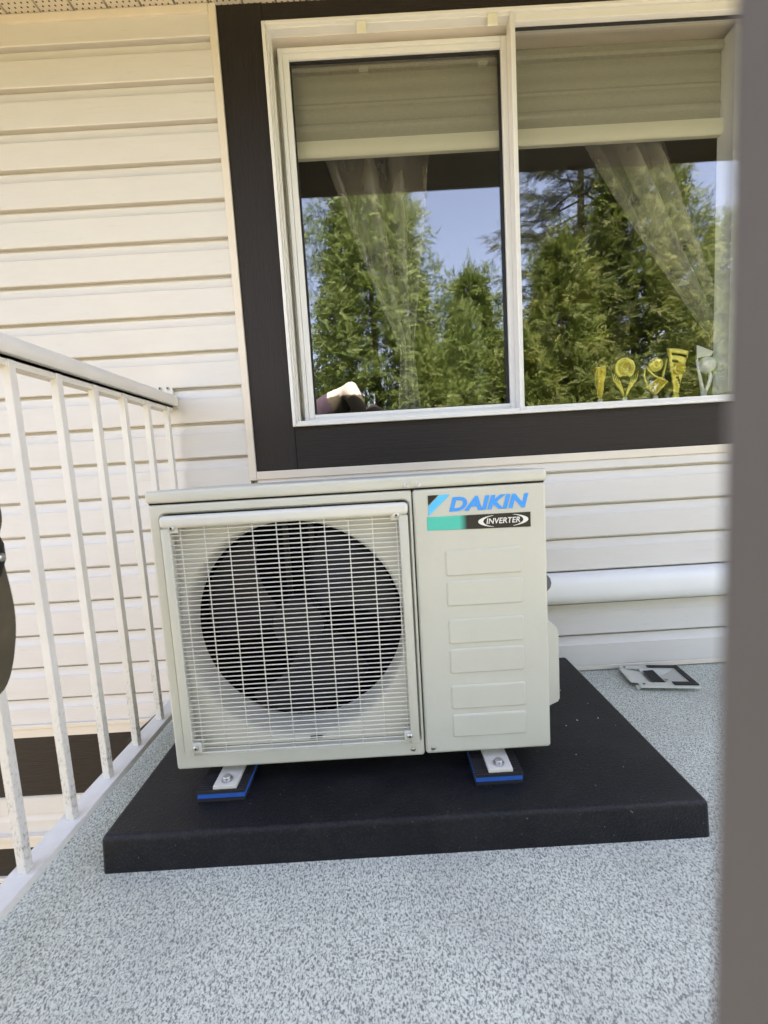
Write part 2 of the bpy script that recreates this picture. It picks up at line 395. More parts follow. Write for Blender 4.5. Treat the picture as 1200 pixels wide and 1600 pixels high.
MB().prism([(-.93, 2.42), (.6, 2.95), (5.0, 4.6), (5.0, 2.66), (.2, 2.66), (-.785, 2.42)], 'x', WX0 - .2, WX1 + 2.5).build('roof', 'roof', house)

# ------------------------------------------------------------------ window
win = empty('window'); win.parent = house
def part(mb, name, mat, parent=win, **k): return mb.build(name, mat, parent, **k)
fo = MB()
L0, L1, B0, T1 = -.2824, 1.302, .9335, 2.1735
FY0, FY1 = -.022, .06
fo.box(L0, L0 + .011, FY0, .03, B0, T1, .002); fo.box(L1 - .011, L1, FY0, .03, B0, T1, .002)
fo.box(L0 + .0112, L1 - .0112, FY0, .03, T1 - .011, T1, .002); fo.box(L0 + .0112, L1 - .0112, FY0, .03, B0, B0 + .012, .002)
part(fo, 'outer_frame', 'alu')
jb = MB()   # jamb liners
jb.box(L0 + .0112, L0 + .0165, -.012, .075, B0 + .0125, T1 - .0115); jb.box(L0 + .017, .4905, -.012, .075, T1 - .0165, T1 - .0115)
jb.box(L0 + .017, .4905, -.016, .075, B0 + .0125, B0 + .018)
part(jb, 'jamb_liner', 'alu')
part(MB().box(L0 + .0167, L0 + .0235, .004, .008, B0 + .019, T1 - .017), 'track_fin', 'alu')
for xx in (.028, .437):
    part(MB().box(xx - .016, xx + .016, -.0195, -.0125, T1 - .047, T1 - .012, .003), 'stop_block', 'blind_bar')
# sliding sash (recessed)
SX0, SX1, SZ0, SZ1, SY = -.247, .5065, .952, 2.137, .026
sf = MB()
sf.box(SX0, SX0 + .014, SY, SY + .028, SZ0, SZ1, .0015); sf.box(SX0 + .0145, SX0 + .034, SY + .004, SY + .026, SZ0 + .0115, SZ1 - .0135, .0015)
sf.box(SX1 - .033, SX1, SY, SY + .028, SZ0, SZ1, .0015)
sf.box(SX0 + .0142, SX1 - .0332, SY, SY + .028, SZ1 - .013, SZ1, .0015); sf.box(SX0 + .0342, SX1 - .0332, SY + .005, SY + .025, SZ1 - .031, SZ1 - .0132, .0015)
sf.box(SX0 + .0142, SX1 - .0332, SY, SY + .028, SZ0, SZ0 + .011, .0015); sf.box(SX0 + .0342, SX1 - .0332, SY + .005, SY + .025, SZ0 + .0112, SZ0 + .024, .0015)
for zc in ((SZ1 - .033, SZ1 - .0008), (SZ0 + .0008, SZ0 + .026)):
    sf.box(SX0 + .0008, SX0 + .0335, SY + .006, SY + .024, *zc)
part(sf, 'sash_frame', 'alu')
gx0, gx1, gz0, gz1 = SX0 + .0345, SX1 - .0335, SZ0 + .0245, SZ1 - .0315
gk = MB(); e = .0045
gk.box(gx0, gx0 + e, SY + .012, SY + .02, gz0, gz1); gk.box(gx1 - .008, gx1, SY + .012, SY + .02, gz0, gz1)
gk.box(gx0 + e, gx1 - .008, SY + .012, SY + .02, gz1 - .006, gz1); gk.box(gx0 + e, gx1 - .008, SY + .012, SY + .02, gz0, gz0 + .002)
part(gk, 'gasket', 'gasket')
part(MB().box(gx0, gx1, SY + .0205, SY + .0245, gz0, gz1), 'pane', 'glass')
# fixed light on the right
fx = MB()
MX0, MX1 = .4908, .5075
fx.box(MX0, MX0 + .008, -.020, .022, B0 + .0125, T1 - .0115, .0015); fx.box(MX0 + .0083, MX1, -.015, .022, B0 + .0125, T1 - .0115, .0015)
fx.box(MX1 + .0002, L1 - .012, -.014, .022, T1 - .036, T1 - .0115, .0015)
fx.box(MX1 + .0002, L1 - .012, -.016, .022, B0 + .0125, B0 + .0175, .001); fx.box(MX1 + .0002, L1 - .012, -.012, .022, B0 + .0177, B0 + .0235, .001)
fx.box(L1 - .024, L1 - .0122, -.014, .022, B0 + .024, T1 - .0365, .0015)
part(fx, 'fixed_light_frame', 'alu')
gk = MB(); gk.box(MX1 + .0005, L1 - .0245, .004, .010, T1 - .043, T1 - .0365); gk.box(MX1 + .0002, MX1 + .003, .004, .010, B0 + .024, T1 - .0432)
part(gk, 'gasket', 'gasket')
gm = MB().box(MX1 + .0032, L1 - .0245, -.002, .002, -.5935, .5935)
gp = part(gm, 'pane', 'glass'); gp.location = (0, .0125, (B0 + .024 + T1 - .0365) / 2); gp.rotation_euler = (R(0.42), 0, 0)
# inside returns and sill
part(MB().box(OX0, OX0 + .012, .078, .30, OZ0 + .02, OZ1 - .02), 'inside_return', 'plaster')
part(MB().box(1.236, OX1, .030, .098, OZ0 + .02, OZ1 - .02), 'inside_return', 'plaster')
part(MB().box(OX0, OX1, .062, .32, OZ0 - .010, OZ0 + .006, .003), 'inside_sill', 'plaster')

# ------------------------------------------------------------------ blinds and curtains
def blind(x0, x1, label):
    b = tag(empty('roller_blind', ((x0 + x1) / 2, .085, 1.84)), label, 'blind', 'blinds at the top of the window')
    cx = (x0 + x1) / 2
    prof = []
    zt, zb, n = 2.155, 1.888, 34
    A, B = [], []
    for i in range(n + 1):
        z = zt + (zb - zt) * i / n
        y = .0010 * math.sin(i * 1.1) + (.012 if z > 2.105 else 0) - .003 * (1 if 1.93 < z < 1.945 or 2.0 < z < 2.01 else 0)
        A.append((y - .001 - .085 + .085, z)); B.append((y + .001, z))
    m_ = MB().prism([(q[0], q[1] - 1.84) for q in A] + [(q[0], q[1] - 1.84) for q in B[::-1]], 'x', x0 - cx, x1 - cx)
    m_.build('fabric', 'blind', b)
    pr = [(-.011, .050), (-.014, .034), (-.016, .018), (-.013, .006), (-.006, .0), (.008, .0), (.012, .01), (.010, .050)]
    MB().prism(pr, 'x', x0 - cx - .002, x1 - cx + .002).build('bottom_rail', 'blind_bar', b, angle=40)
    MB().prism([(-.014, .288), (-.016, .270), (-.012, .262), (.012, .262), (.012, .288)], 'x', x0 - cx, x1 - cx).build('head_rail', 'blind', b)
    return b
blind(-.245, .487, 'cream roller blind half drawn behind the left sliding pane')
blind(.520, 1.234, 'cream roller blind half drawn behind the right fixed pane')

def curtain(name_label, top0, top1, tie, wid, zt, lower, seed, folds):
    """sheer cloth hung from a rail, gathered at a tie point, free below"""
    rr = random.Random(seed); nu, nv = 90, 56; V, F = [], []
    ph = [rr.uniform(0, 6.28) for _ in range(4)]
    for j in range(nv + 1):
        v = j / nv; z = zt + (lower - zt) * v
        if z > tie[2]:
            s = (zt - z) / (zt - tie[2]); k = s; kk = s ** 1.5
            a = top0 + (tie[0] - wid - top0) * (.35 * kk + .65 * k); b = top1 + (tie[0] + wid - top1) * (.35 * kk + .65 * k)
        else:
            s = min(1, (tie[2] - z) / .30); a = tie[0] - wid - .03 * s; b = tie[0] + wid + .02 * s
        for i in range(nu + 1):
            u = i / nu; uu = u + .035 * math.sin(u * folds * 1.3 + ph[0]) 
            x = a + (b - a) * uu
            amp = .046 * min(1.0, (b - a) / .25)
            y = tie[1] + amp * (math.sin(u * folds * 2.1 + ph[1]) + .5 * math.sin(u * folds * 3.7 + ph[2] + v * 2))
            V.append((x - tie[0], y - tie[1], z - lower)); F += [] 
    for j in range(nv):
        for i in range(nu):
            a = j * (nu + 1) + i; F.append((a, a + 1, a + nu + 2, a + nu + 1))
    me = bpy.data.meshes.new('sheer_curtain'); me.from_pydata(V, [], F)
    o = link('sheer_curtain', me, 'curtain', None, True); o.location = (tie[0], tie[1], lower)
    m_ = o.modifiers.new('thick', 'SOLIDIFY'); m_.thickness = .0012
    return tag(o, name_label, 'curtain', 'sheer curtains behind the window')
curtain('grey sheer curtain gathered to a point behind the left pane', -.20, .26, (.135, .22, 1.23), .026, 2.12, .97, 3, 9.0)
curtain('grey sheer curtain swept to the right behind the fixed pane', .72, 1.06, (1.345, .20, 1.20), .050, 2.12, .98, 5, 8.0)

# ------------------------------------------------------------------ trophies on the inner sill
TZ = OZ0 + .0065; TY = .088
def trophy(x, label):
    t_ = tag(empty('trophy', (x, TY, TZ)), label, 'trophy', 'trophies on the window sill'); return t_
def tbase(t_, mat='trophy_base', r=.013):
    MB().lathe([(0, 0), (r, 0), (r, .004), (r * .72, .007), (r * .62, .013), (r * .72, .017), (r * .45, .021), (0, .021)], 20).build('base', mat, t_, angle=40)
# 1: small spiral cup
t_ = trophy(.818, 'smallest gold trophy, a slim spiral fluted cup at the left end')
tbase(t_)
MB().lathe([(.005, .021), (.0075, .040), (.0135, .080), (.021, .126), (.0215, .131), (.019, .130), (.012, .085), (.006, .045), (0, .04)], 24).build('cup', 'gold_dark', t_, True)
for k in range(5):
    pts = []
    for i in range(15):
        s = i / 14; z = .03 + .098 * s; rr = .0065 + .0145 * s ** 1.1 + .0006; a = k * 1.2566 + s * 2.4 - 1.0
        pts.append((rr * math.cos(a), rr * math.sin(a), z))
    MB().tube(pts, .0014, 5).build('spiral_rib', 'gold', t_, True)
# 2: laurel wreath disc on wings
t_ = trophy(.908, 'gold trophy with round laurel wreath disc on spread wings')
tbase(t_)
dm = facing((0, 0, .125))
MB().lathe([(0, .006), (.010, .006), (.011, .003), (.016, .003), (.017, .006), (.021, .006), (.024, .002), (.024, -.004), (0, -.004)], 28, dm).build('disc', 'gold_dark', t_, angle=35)
MB().lathe([(.0245, .0), (.0265, .005), (.0285, .0), (.0265, -.003), (.0245, 0)], 28, dm).build('rim', 'gold', t_, True)
lf = MB()
for k in range(26):
    a = -1.2 + k * (2 * math.pi - .7) / 25 + .0; a = math.pi / 2 + (k - 12.5) / 12.5 * 2.6
    cx, cz = .0325 * math.cos(a), .125 + .0325 * math.sin(a); ta = a + (1 if k > 12 else -1) * -1.0
    b = bmesh.new(); bmesh.ops.create_icosphere(b, subdivisions=1, radius=1)
    lf.absorb(b, Matrix.Translation((cx, -.002, cz)) @ Matrix.Rotation(-ta, 4, 'Y') @ Matrix.Diagonal((.0085, .003, .0036, 1)))
lf.build('laurel_wreath', 'gold', t_, True)
for s in (-1, 1):
    for q in range(4):
        pts = [(s * .003, 0, .02), (s * (.008 + q * .003), 0, .045 + q * .002), (s * (.017 + .008 * q), -.002, .070 + q * .004), (s * (.024 + .0085 * q), -.002, .090 + q * .009)]
        MB().tube(pts, [.004, .005, .0045, .001], 8, True, .45).build('wing_feather', 'gold', t_, True)
# 3: ball on a diamond plate with crossing arcs
t_ = trophy(1.020, 'gold trophy with round ball above a tilted diamond plate')
tbase(t_)
MB().prism([(-.037, .052), (-.002, .024), (.040, .068), (.012, .085)], 'y', -.003, .004).build('diamond_plate', 'gold_dark', t_)
dr = MB(); P4 = [(-.037, -.004, .052), (-.002, -.004, .024), (.040, -.004, .068), (.012, -.004, .085)]
for i in range(4): dr.tube([P4[i], P4[(i + 1) % 4]], .0022, 6)
dr.build('diamond_edge', 'gold', t_)
MB().lathe([(0, .012), (.008, .011), (.010, .007), (.016, .009), (.0235, .004), (.026, -.004), (.022, -.012), (0, -.016)], 26, facing((.0, -.002, .131))).build('ball', 'gold', t_, angle=40)
MB().tube([(-.036, -.004, .125), (-.030, -.006, .112), (-.010, -.007, .092), (.015, -.007, .078), (.039, -.005, .068)], .0028, 6).build('arc', 'gold', t_, True)
MB().tube([(-.036, .002, .125), (-.040, .002, .095), (-.030, .002, .060), (-.006, 0, .028)], .0030, 6).build('arc', 'gold', t_, True)
MB().tube([(.006, .003, .03), (.024, .004, .075), (.034, .004, .115), (.044, .004, .150)], [.004, .007, .008, .003], 8, True, .4).build('arc', 'gold', t_, True)
# 4: tall flared cup with disc
t_ = trophy(1.094, 'tallest gold trophy, a flared slotted cup with round disc')
tbase(t_, 'gold', .016)
cp = MB(); SEG = 26
prof = [(.006, .02), (.012, .05), (.019, .09), (.026, .13), (.034, .172)]
grid = []
for i in range(21):
    s = i / 20; rr = .006 + .030 * s ** 1.15; row = []
    for k in range(SEG):
        a = math.pi * (.98 + 1.04 * k / (SEG - 1)); zt_ = .02 + s * (.168 - .026 * (k / (SEG - 1)))
        row.append(cp.bm.verts.new((rr * math.cos(a) + .004 * s, rr * .55 * math.sin(a), zt_)))
    grid.append(row)
for i in range(20):
    for k in range(SEG - 1):
        slot = (i == 17 and 4 < k < 21) or (i == 6 and 12 <= k <= 16) or (i == 7 and 9 <= k <= 13) or (i == 5 and 15 <= k <= 19) or (i == 14 and 5 <= k <= 10) or (i == 13 and 9 <= k <= 13)
        if not slot: cp.bm.faces.new((grid[i][k], grid[i][k + 1], grid[i + 1][k + 1], grid[i + 1][k]))
o = cp.build('cup', 'gold', t_, True); m_ = o.modifiers.new('thick', 'SOLIDIFY'); m_.thickness = .002
MB().lathe([(0, .005), (.012, .005), (.014, .003), (.019, .004), (.0225, .001), (.0225, -.003), (0, -.003)], 28, facing((-.003, -.021, .108))).build('disc', 'gold_dark', t_, angle=35)
# 5: silver figure holding a ball
t_ = trophy(1.196, 'silver trophy with football held on curved arms at the right end')
tbase(t_, 'silver', .015)
b = bmesh.new(); bmesh.ops.create_icosphere(b, subdivisions=3, radius=.029); m_ = MB(); m_.absorb(b, Matrix.Translation((.006, -.004, .118))); m_.build('ball', 'silver', t_, True)
MB().tube([(-.003, 0, .02), (-.010, 0, .055), (-.020, 0, .10), (-.028, 0, .145)], [.007, .006, .005, .004], 8).build('arm', 'silver', t_, True)
MB().tube([(.003, 0, .02), (.016, 0, .045), (.024, 0, .075), (.020, 0, .095)], [.007, .006, .007, .005], 8).build('arm', 'silver', t_, True)
MB().prism([(-.030, .145), (.022, .150), (.030, .165), (-.030, .190)], 'y', -.004, .003).build('banner', 'silver', t_)
MB().tube([(-.030, -.002, .14), (-.034, -.002, .20)], .0022, 6).build('pole', 'gasket', t_)

# ------------------------------------------------------------------ side railing (white, against the wall)
rail = tag(empty('railing', (-.685, -.7, 0)), 'weathered white metal railing with square pickets along the deck edge', 'railing')
def rp(mb, name, mat='rail', **k):
    o = mb.build(name, mat, None, **k); o.parent = rail; o.matrix_parent_inverse = Matrix.Translation((.685, .7, 0)); return o
RY0 = -1.43
cap = []
for k in range(17):
    a = math.pi * (-.18 + 1.36 * k / 16); cap.append((-.693 + .031 * math.cos(a), 1.040 + .027 * math.sin(a) ))
cap += [(-.716, 1.026), (-.670, 1.026)]
o = rp(MB().prism(cap, 'y', RY0 - .05, -.017), 'top_rail', angle=30)
# rounded end cap near the wall
rp(MB().box(-.722, -.664, -.0165, -.0125, 1.018, 1.064, .0018), 'rail_end')
ch = MB()
for (a, b) in ((-.712, -.704), (-.7005, -.6925), (-.689, -.681)): ch.box(a, b, RY0, -.02, 1.006, 1.0255)
ch.box(-.712, -.681, RY0, -.02, 1.0185, 1.0258); rp(ch, 'rail_channel', 'rail')
rp(MB().box(-.7075, -.663, RY0, -.030, .066, .082, .0015).box(-.7155, -.7078, RY0, -.030, .060, .0775, .001), 'bottom_rail', 'rail_clean')
PY0, PS = -.0657, .1179
pk = None
for k in range(12):
    y = PY0 - k * PS
    if pk is None:
        pk = rp(MB().box(-.693, -.677, 0, .016, .0815, 1.0184, .0012), 'picket'); pk.location.y = y
    else:
        c_ = pk.copy(); COL.objects.link(c_); c_.parent = rail; c_.matrix_parent_inverse = pk.matrix_parent_inverse.copy(); c_.location.y = y
rp(MB().box(-.715, -.665, RY0 - .052, RY0 - .002, 0, 1.03, .003), 'corner_post')
# wall bracket with two screws
br = []
for k in range(13):
    a = math.pi * k / 12; br.append((-.7075 + .028 * math.cos(a), 1.078 + .026 * math.sin(a)))
br += [(-.7355, 1.020), (-.6795, 1.020)]
bk = rp(MB().prism(br, 'y', -.0125, -.0055), 'wall_bracket')
for xx in (-.7205, -.6945):
    s_ = MB(); mm = facing((xx, -.0127, 1.0855))
    s_.lathe([(0, .003), (.003, .003), (.0062, .0015), (.0068, 0), (0, 0)], 14, mm); o = s_.build('screw', 'steel', bk)
    o = MB().lathe([(0, .0042), (.0028, .0042), (.0028, .003), (0, .003)], 8, mm).build('screw_recess', 'gasket', bk)

# ------------------------------------------------------------------ railing post right in front of the lens
fr_ = tag(empty('gate_post', (.0785, -1.4215, 0)), 'taupe post out of focus along the right edge of the picture', 'post')
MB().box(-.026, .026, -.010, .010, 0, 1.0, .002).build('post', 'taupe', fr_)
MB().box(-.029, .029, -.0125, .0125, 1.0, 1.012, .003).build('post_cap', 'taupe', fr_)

# ------------------------------------------------------------------ black equipment base
PX0, PX1, PYF, PZ = -.5995, .6255, -.700, .0749
base = bmesh.new()
mb = MB(); mb.box(PX0, PX1, PYF, -.036, 0, PZ)
for v in mb.bm.verts:
    if v.co.z > .05:
        v.co.x += .003 if v.co.x < 0 else -.003; v.co.y += .003 if v.co.y < -.3 else -.003
ed = [e_ for e_ in mb.bm.edges if min(e_.verts[0].co.z, e_.verts[1].co.z) > .05 or (abs(e_.verts[0].co.z - e_.verts[1].co.z) > .05)]
bmesh.ops.bevel(mb.bm, geom=ed, offset=.0105, segments=5, profile=.5, affect='EDGES')
pad = mb.build('equipment_base', 'base', None, angle=45)
tag(pad, 'large black moulded plastic base lying on the deck under the unit', 'base')
# crumbs lying on it
cr = MB()
for k in range(18):
    x = rnd.uniform(-.5, .6); y = rnd.uniform(-.68, -.08)
    if -.50 < x < .36 and y > -.60: x = rnd.uniform(.38, .58)
    s = rnd.uniform(.0006, .0015); b = bmesh.new(); bmesh.ops.create_icosphere(b, subdivisions=1, radius=1)
    cr.absorb(b, Matrix.Translation((x, y, PZ + s * .5)) @ Matrix.Rotation(rnd.uniform(0, 3), 4, 'Z') @ Matrix.Diagonal((s * rnd.uniform(1, 2.2), s, s * .6, 1)))
o = cr.build('crumbs', 'trophy_base', None); tag(o, 'small pale crumbs scattered over the black base', 'debris'); o['kind'] = 'stuff'

# ------------------------------------------------------------------ vibration pads
def vpad(x0, x1, label):
    cx = (x0 + x1) / 2; p = tag(empty('vibration_pad', (cx, -.57, PZ)), label, 'rubber pad', 'pads under the unit feet')
    hw = (x1 - x0) / 2
    MB().box(-hw, hw, -.049, .05, .0005, .0065).build('bottom_layer', 'pad_black', p)
    MB().box(-hw + .001, hw - .001, -.0475, .049, .0066, .0185, .001).build('foam_core', 'pad_blue', p)
    m_ = MB()
    prof = []; N = 16
    m_.box(-hw, hw, -.049, .05, .0186, .0235)
    for i in range(N):
        y = -.048 + .097 * i / (N - 1); m_.box(-hw, hw, y - .0018, y + .0018, .0234, .0258)
    m_.build('ribbed_top', 'pad_black', p); return p
vpad(-.436, -.331, 'blue and black ribbed rubber pad under the left foot')
vpad(.172, .276, 'blue and black ribbed rubber pad under the right foot')

# ------------------------------------------------------------------ outdoor unit
AX0, AX1, AZ0, AZ1, AY, AYB = -.4925, .353, .125, .751, -.5803, -.285
ac = tag(empty('air_conditioner', ((AX0 + AX1) / 2, AY, PZ)), 'ivory outdoor air conditioner with round fan grille and blue brand label', 'air conditioner')
INV = Matrix.Translation((-(AX0 + AX1) / 2, -AY, -PZ))
def ap(mb, name, mat='ac', parent=None, **k):
    o = mb.build(name, mat, None, **k); o.parent = parent if parent is not None else ac
    if parent is None: o.matrix_parent_inverse = INV.copy()
    else: o.matrix_parent_inverse = Matrix.Identity(4)
    return o
SEAM = .0685
# sides, back, bottom tray
body = MB()
body.box(AX0 + .001, AX0 + .003, AY + .014, AYB, AZ0 + .004, AZ1 - .026); body.box(AX1 - .003, AX1 - .001, AY + .014, AYB, AZ0 + .004, AZ1 - .026)
body.box(AX0 + .003, AX1 - .003, AYB - .003, AYB, AZ0 + .004, AZ1 - .026); body.box(AX0 + .004, AX1 - .004, AY + .016, AYB - .004, AZ0 + .006, AZ0 + .010)
ap(body, 'cabinet', 'ac')
# lid with a rounded front lip
lid = MB(); lid.box(AX0 - .002, AX1 + .002, AY - .003, AYB + .004, AZ1 - .0235, AZ1 + .003, .0065, 4)
ap(lid, 'lid', 'ac', angle=40)
ap(MB().box(AX0 + .004, AX1 - .004, AY + .001, AY + .02, AZ1 - .0265, AZ1 - .0232), 'lid_gap', 'shadow_gap')
# left front panel: frame around the fan, recessed face, bell mouth
GX0, GX1, GZ0, GZ1 = -.4645, .0575, .1645, .7005      # grille outer
FCX, FCZ, FR = -.2065, .4255, .2445
def rounded(x0, x1, z0, z1, r, n=6):
    pts = []
    for cx, cz, a0 in ((x1 - r, z1 - r, 0), (x0 + r, z1 - r, 90), (x0 + r, z0 + r, 180), (x1 - r, z0 + r, 270)):
        for k in range(n + 1):
            a = R(a0 + 90 * k / n); pts.append((cx + r * math.cos(a), cz + r * math.sin(a)))
    return pts
def bridge(bm, A, B):
    n = len(A)
    for i in range(n): bm.faces.new((A[i], A[(i + 1) % n], B[(i + 1) % n], B[i]))
fp = MB()
def loop(pts, y): return [fp.bm.verts.new((x, y, z)) for x, z in pts]
x0, x1, z0, z1 = AX0, SEAM - .0012, AZ0, AZ1 - .0262
lo = []
for ins, y in ((0, AY + .02), (0, AY + .005), (.0015, AY + .0016), (.005, AY)):
    lo.append(loop(rounded(x0 + ins, x1 - ins, z0 + ins, z1 - ins, max(.006 - ins * .5, .002)), y))
for a, b in zip(lo, lo[1:]): bridge(fp.bm, a, b)
q0 = loop(rounded(GX0 - .007, GX1 + .005, GZ0 - .008, GZ1 + .007, .014), AY)
bridge(fp.bm, lo[-1], q0)
q1 = loop(rounded(GX0 - .004, GX1 + .003, GZ0 - .004, GZ1 + .004, .012), AY + .004); bridge(fp.bm, q0, q1)
q1b = loop(rounded(GX0 - .001, GX1 + .001, GZ0 - .001, GZ1 + .001, .010), AY + .018); bridge(fp.bm, q1, q1b)
# rings from rounded square to the circular orifice
ns = len(q1b)
def circ(r, y, c=(FCX, FCZ)):
    out = []
    for v in q1b:
        a = math.atan2(v.co.z - c[1], v.co.x - c[0]); out.append((c[0] + r * math.cos(a), c[1] + r * math.sin(a)))
    return loop(out, y)
ob = ap(fp, 'fan_panel', 'ac', angle=14)
# recessed face with hole (dense square->circle) as its own part
fc = MB(); N = 96
def ringc(r, y): return [fc.bm.verts.new((FCX + r * math.cos(2 * math.pi * i / N), y, FCZ + r * math.sin(2 * math.pi * i / N))) for i in range(N)]
def ringsq(y):
    out = []
    hx0, hx1, hz0, hz1 = GX0 + .001 - FCX, GX1 - .001 - FCX, GZ0 + .001 - FCZ, GZ1 - .001 - FCZ
    for i in range(N):
        a = 2 * math.pi * i / N; cx, cz = math.cos(a), math.sin(a)
        s = min((hx1 if cx > 0 else hx0) / cx if abs(cx) > 1e-6 else 9, (hz1 if cz > 0 else hz0) / cz if abs(cz) > 1e-6 else 9)
        out.append(fc.bm.verts.new((FCX + s * cx, y, FCZ + s * cz)))
    return out
rs = [ringsq(AY + .017)]
for rr, y in ((FR + .0105, AY + .0185), (FR + .008, AY + .020), (FR + .004, AY + .024), (FR + .001, AY + .034), (FR, AY + .07), (FR, AY + .10)): rs.append(ringc(rr, y))
for a, b in zip(rs, rs[1:]): bridge(fc.bm, a, b)
ap(fc, 'bell_mouth', 'ac', angle=50)
# dark inside
ins_ = MB(); ins_.box(AX0 + .006, SEAM - .01, AY + .185, AY + .19, AZ0 + .012, AZ1 - .03)
ins_.box(SEAM - .012, SEAM - .008, AY + .03, AY + .185, AZ0 + .012, AZ1 - .03); ins_.box(AX0 + .004, AX0 + .006, AY + .101, AY + .185, AZ0 + .012, AZ1 - .03)
ap(ins_, 'coil', 'coil')
# fan
fan = ap(MB().lathe([(0, -.02), (.045, -.02), (.056, -.012), (.058, .06), (0, .06)], 32, facing((FCX, AY + .115, FCZ))), 'fan_hub', 'black_plastic', angle=40)
for k in range(3):
    bl = MB(); a0 = R(-62 + 120 * k); nu, nr = 14, 10; gr_ = []
    for j in range(nr + 1):
        s = j / nr; rr = .054 + (.234 - .054) * s; row = []
        wdt = R(62 + 22 * s); sw = -R(26) * s
        for i in range(nu + 1):
            u = i / nu; a = a0 + sw + wdt * (u - .5) * (1 - .25 * (s > .95)); y = AY + .085 + .055 * u - .012 * math.sin(math.pi * u)
            row.append(bl.bm.verts.new((FCX + rr * math.cos(a), y, FCZ + rr * math.sin(a))))
        gr_.append(row)
    for j in range(nr):
        for i in range(nu): bl.bm.faces.new((gr_[j][i], gr_[j][i + 1], gr_[j + 1][i + 1], gr_[j + 1][i]))
    o = ap(bl, 'fan_blade', 'black_plastic', smooth=True); m_ = o.modifiers.new('thick', 'SOLIDIFY'); m_.thickness = .003
# motor bracket post behind the fan
ap(MB().box(FCX - .045, FCX - .033, AY + .165, AY + .18, AZ0 + .02, AZ1 - .04).box(FCX + .02, FCX + .032, AY + .165, AY + .18, AZ0 + .02, AZ1 - .04), 'motor_bracket', 'black_plastic')
ap(MB().tube([(FCX + .018, AY + .090, FCZ - .012), (FCX + .026, AY + .088, FCZ + .022), (FCX + .031, AY + .088, FCZ + .040)], .0016, 5), 'scratch_mark', 'steel')
# grille: two side strips, moulded top bar, wires
gri = ap(MB().box(GX0, GX1, AY - .017, AY + .004, GZ1 - .0262, GZ1, .0085, 4), 'grille', 'ac_white', angle=40)
gri.matrix_parent_inverse = INV.copy()
def gp_(mb, name, mat='ac', **k):
    o = mb.build(name, mat, None, **k); o.parent = gri; return o
GY = AY - .010
gp_(MB().box(GX0 + .001, GX0 + .0205, GY - .004, AY + .006, GZ0, GZ1 - .0265, .0025, 2), 'side_strip', 'ac', angle=40)
gp_(MB().box(GX1 - .0205, GX1 - .001, GY - .004, AY + .006, GZ0, GZ1 - .0265, .0025, 2), 'side_strip', 'ac', angle=40)
IX0, IX1, IZ0, IZ1 = GX0 + .0195, GX1 - .0195, GZ0 + .006, GZ1 - .020
wz = (IZ1 - .012 - IZ0) / 49
w0 = None
for k in range(50):
    z = IZ0 + wz * k
    if w0 is None:
        w0 = gp_(MB().tube([(IX0, GY, 0), (IX1, GY, 0)], .0011, 8), 'horizontal_wire', 'wire', smooth=True); w0.location.z = z
    else:
        c_ = w0.copy(); COL.objects.link(c_); c_.parent = gri; c_.location.z = z
w1 = None
for k in range(10):
    x = IX0 + .0205 + k * (IX1 - IX0 - .041 + .014) / 9
    if w1 is None:
        w1 = gp_(MB().tube([(0, GY + .0023, IZ0 - .004), (0, GY + .0023, IZ1 + .001)], .0011, 8), 'vertical_wire', 'wire', smooth=True); w1.location.x = x
    else:
        c_ = w1.copy(); COL.objects.link(c_); c_.parent = gri; c_.location.x = x
for (cx, cz) in ((IX0 + .006, IZ1 - .006), (IX1 - .006, IZ1 - .006), (IX0 + .007, IZ0 + .013), (IX1 - .003, IZ0 + .012)):
    gp_(MB().box(cx - .012, cx + .012, GY - .003, AY + .01, cz - .011, cz + .011, .002), 'corner_clip', 'ac')
    gp_(MB().lathe([(0, .004), (.0035, .004), (.0058, .002), (.006, 0), (0, 0)], 14, facing((cx, GY - .003, cz))), 'screw', 'steel', angle=40)
    gp_(MB().lathe([(0, .0048), (.0022, .0048), (.0022, .004), (0, .004)], 8, facing((cx, GY - .003, cz))), 'screw_recess', 'gasket')
# right front panel
rpn = MB()
def loop2(pts, y): return [rpn.bm.verts.new((x, y, z)) for x, z in pts]
x0, x1, z0, z1 = SEAM + .0012, AX1, AZ0 + .002, AZ1 - .0262
lo = []
for ins, y in ((0, AY + .02), (0, AY + .006), (.0015, AY + .002), (.0055, AY)):
    lo.append(loop2(rounded(x0 + ins, x1 - ins, z0 + ins, z1 - ins, max(.007 - ins * .5, .002)), y))
for a, b in zip(lo, lo[1:]): bridge(rpn.bm, a, b)
rpn.bm.faces.new(lo[-1])
ap(rpn, 'service_panel', 'ac', angle=12)
ap(MB().box(SEAM - .0011, SEAM + .0011, AY + .006, AY + .02, AZ0 + .004, AZ1 - .027), 'panel_seam', 'shadow_gap')
for (za, zb) in ((.533, .590), (.466, .522), (.381, .437), (.313, .370), (.230, .286), (.164, .218)):
    em = MB(); lo = []
    for ins, y in ((0, AY + .0005), (.0012, AY - .0016), (.0035, AY - .0026)):
        lo.append([em.bm.verts.new((x, y, z)) for x, z in rounded(.1325 + ins, .2985 - ins, za + ins, zb - ins, max(.006 - ins, .002), 4)])
    for a, b in zip(lo, lo[1:]): bridge(em.bm, a, b)
    em.bm.faces.new(lo[-1]); ap(em, 'embossed_panel', 'ac', angle=12)
for (sx, sz) in ((.057, AZ1 - .0165), (.082, AZ1 - .0165), (.041, .142), (.0865, .142)):
    yy = AY - (.0035 if sz > .5 else 0)
    ap(MB().lathe([(0, .003), (.0025, .003), (.0052, .0015), (.0056, 0), (0, 0)], 14, facing((sx, yy, sz))), 'screw', 'steel', angle=40)
# slotted opening just below the grille centre
ap(MB().box(-.190, -.163, AY + .012, AY + .0165, .1735, .1775), 'drain_slot', 'shadow_gap')
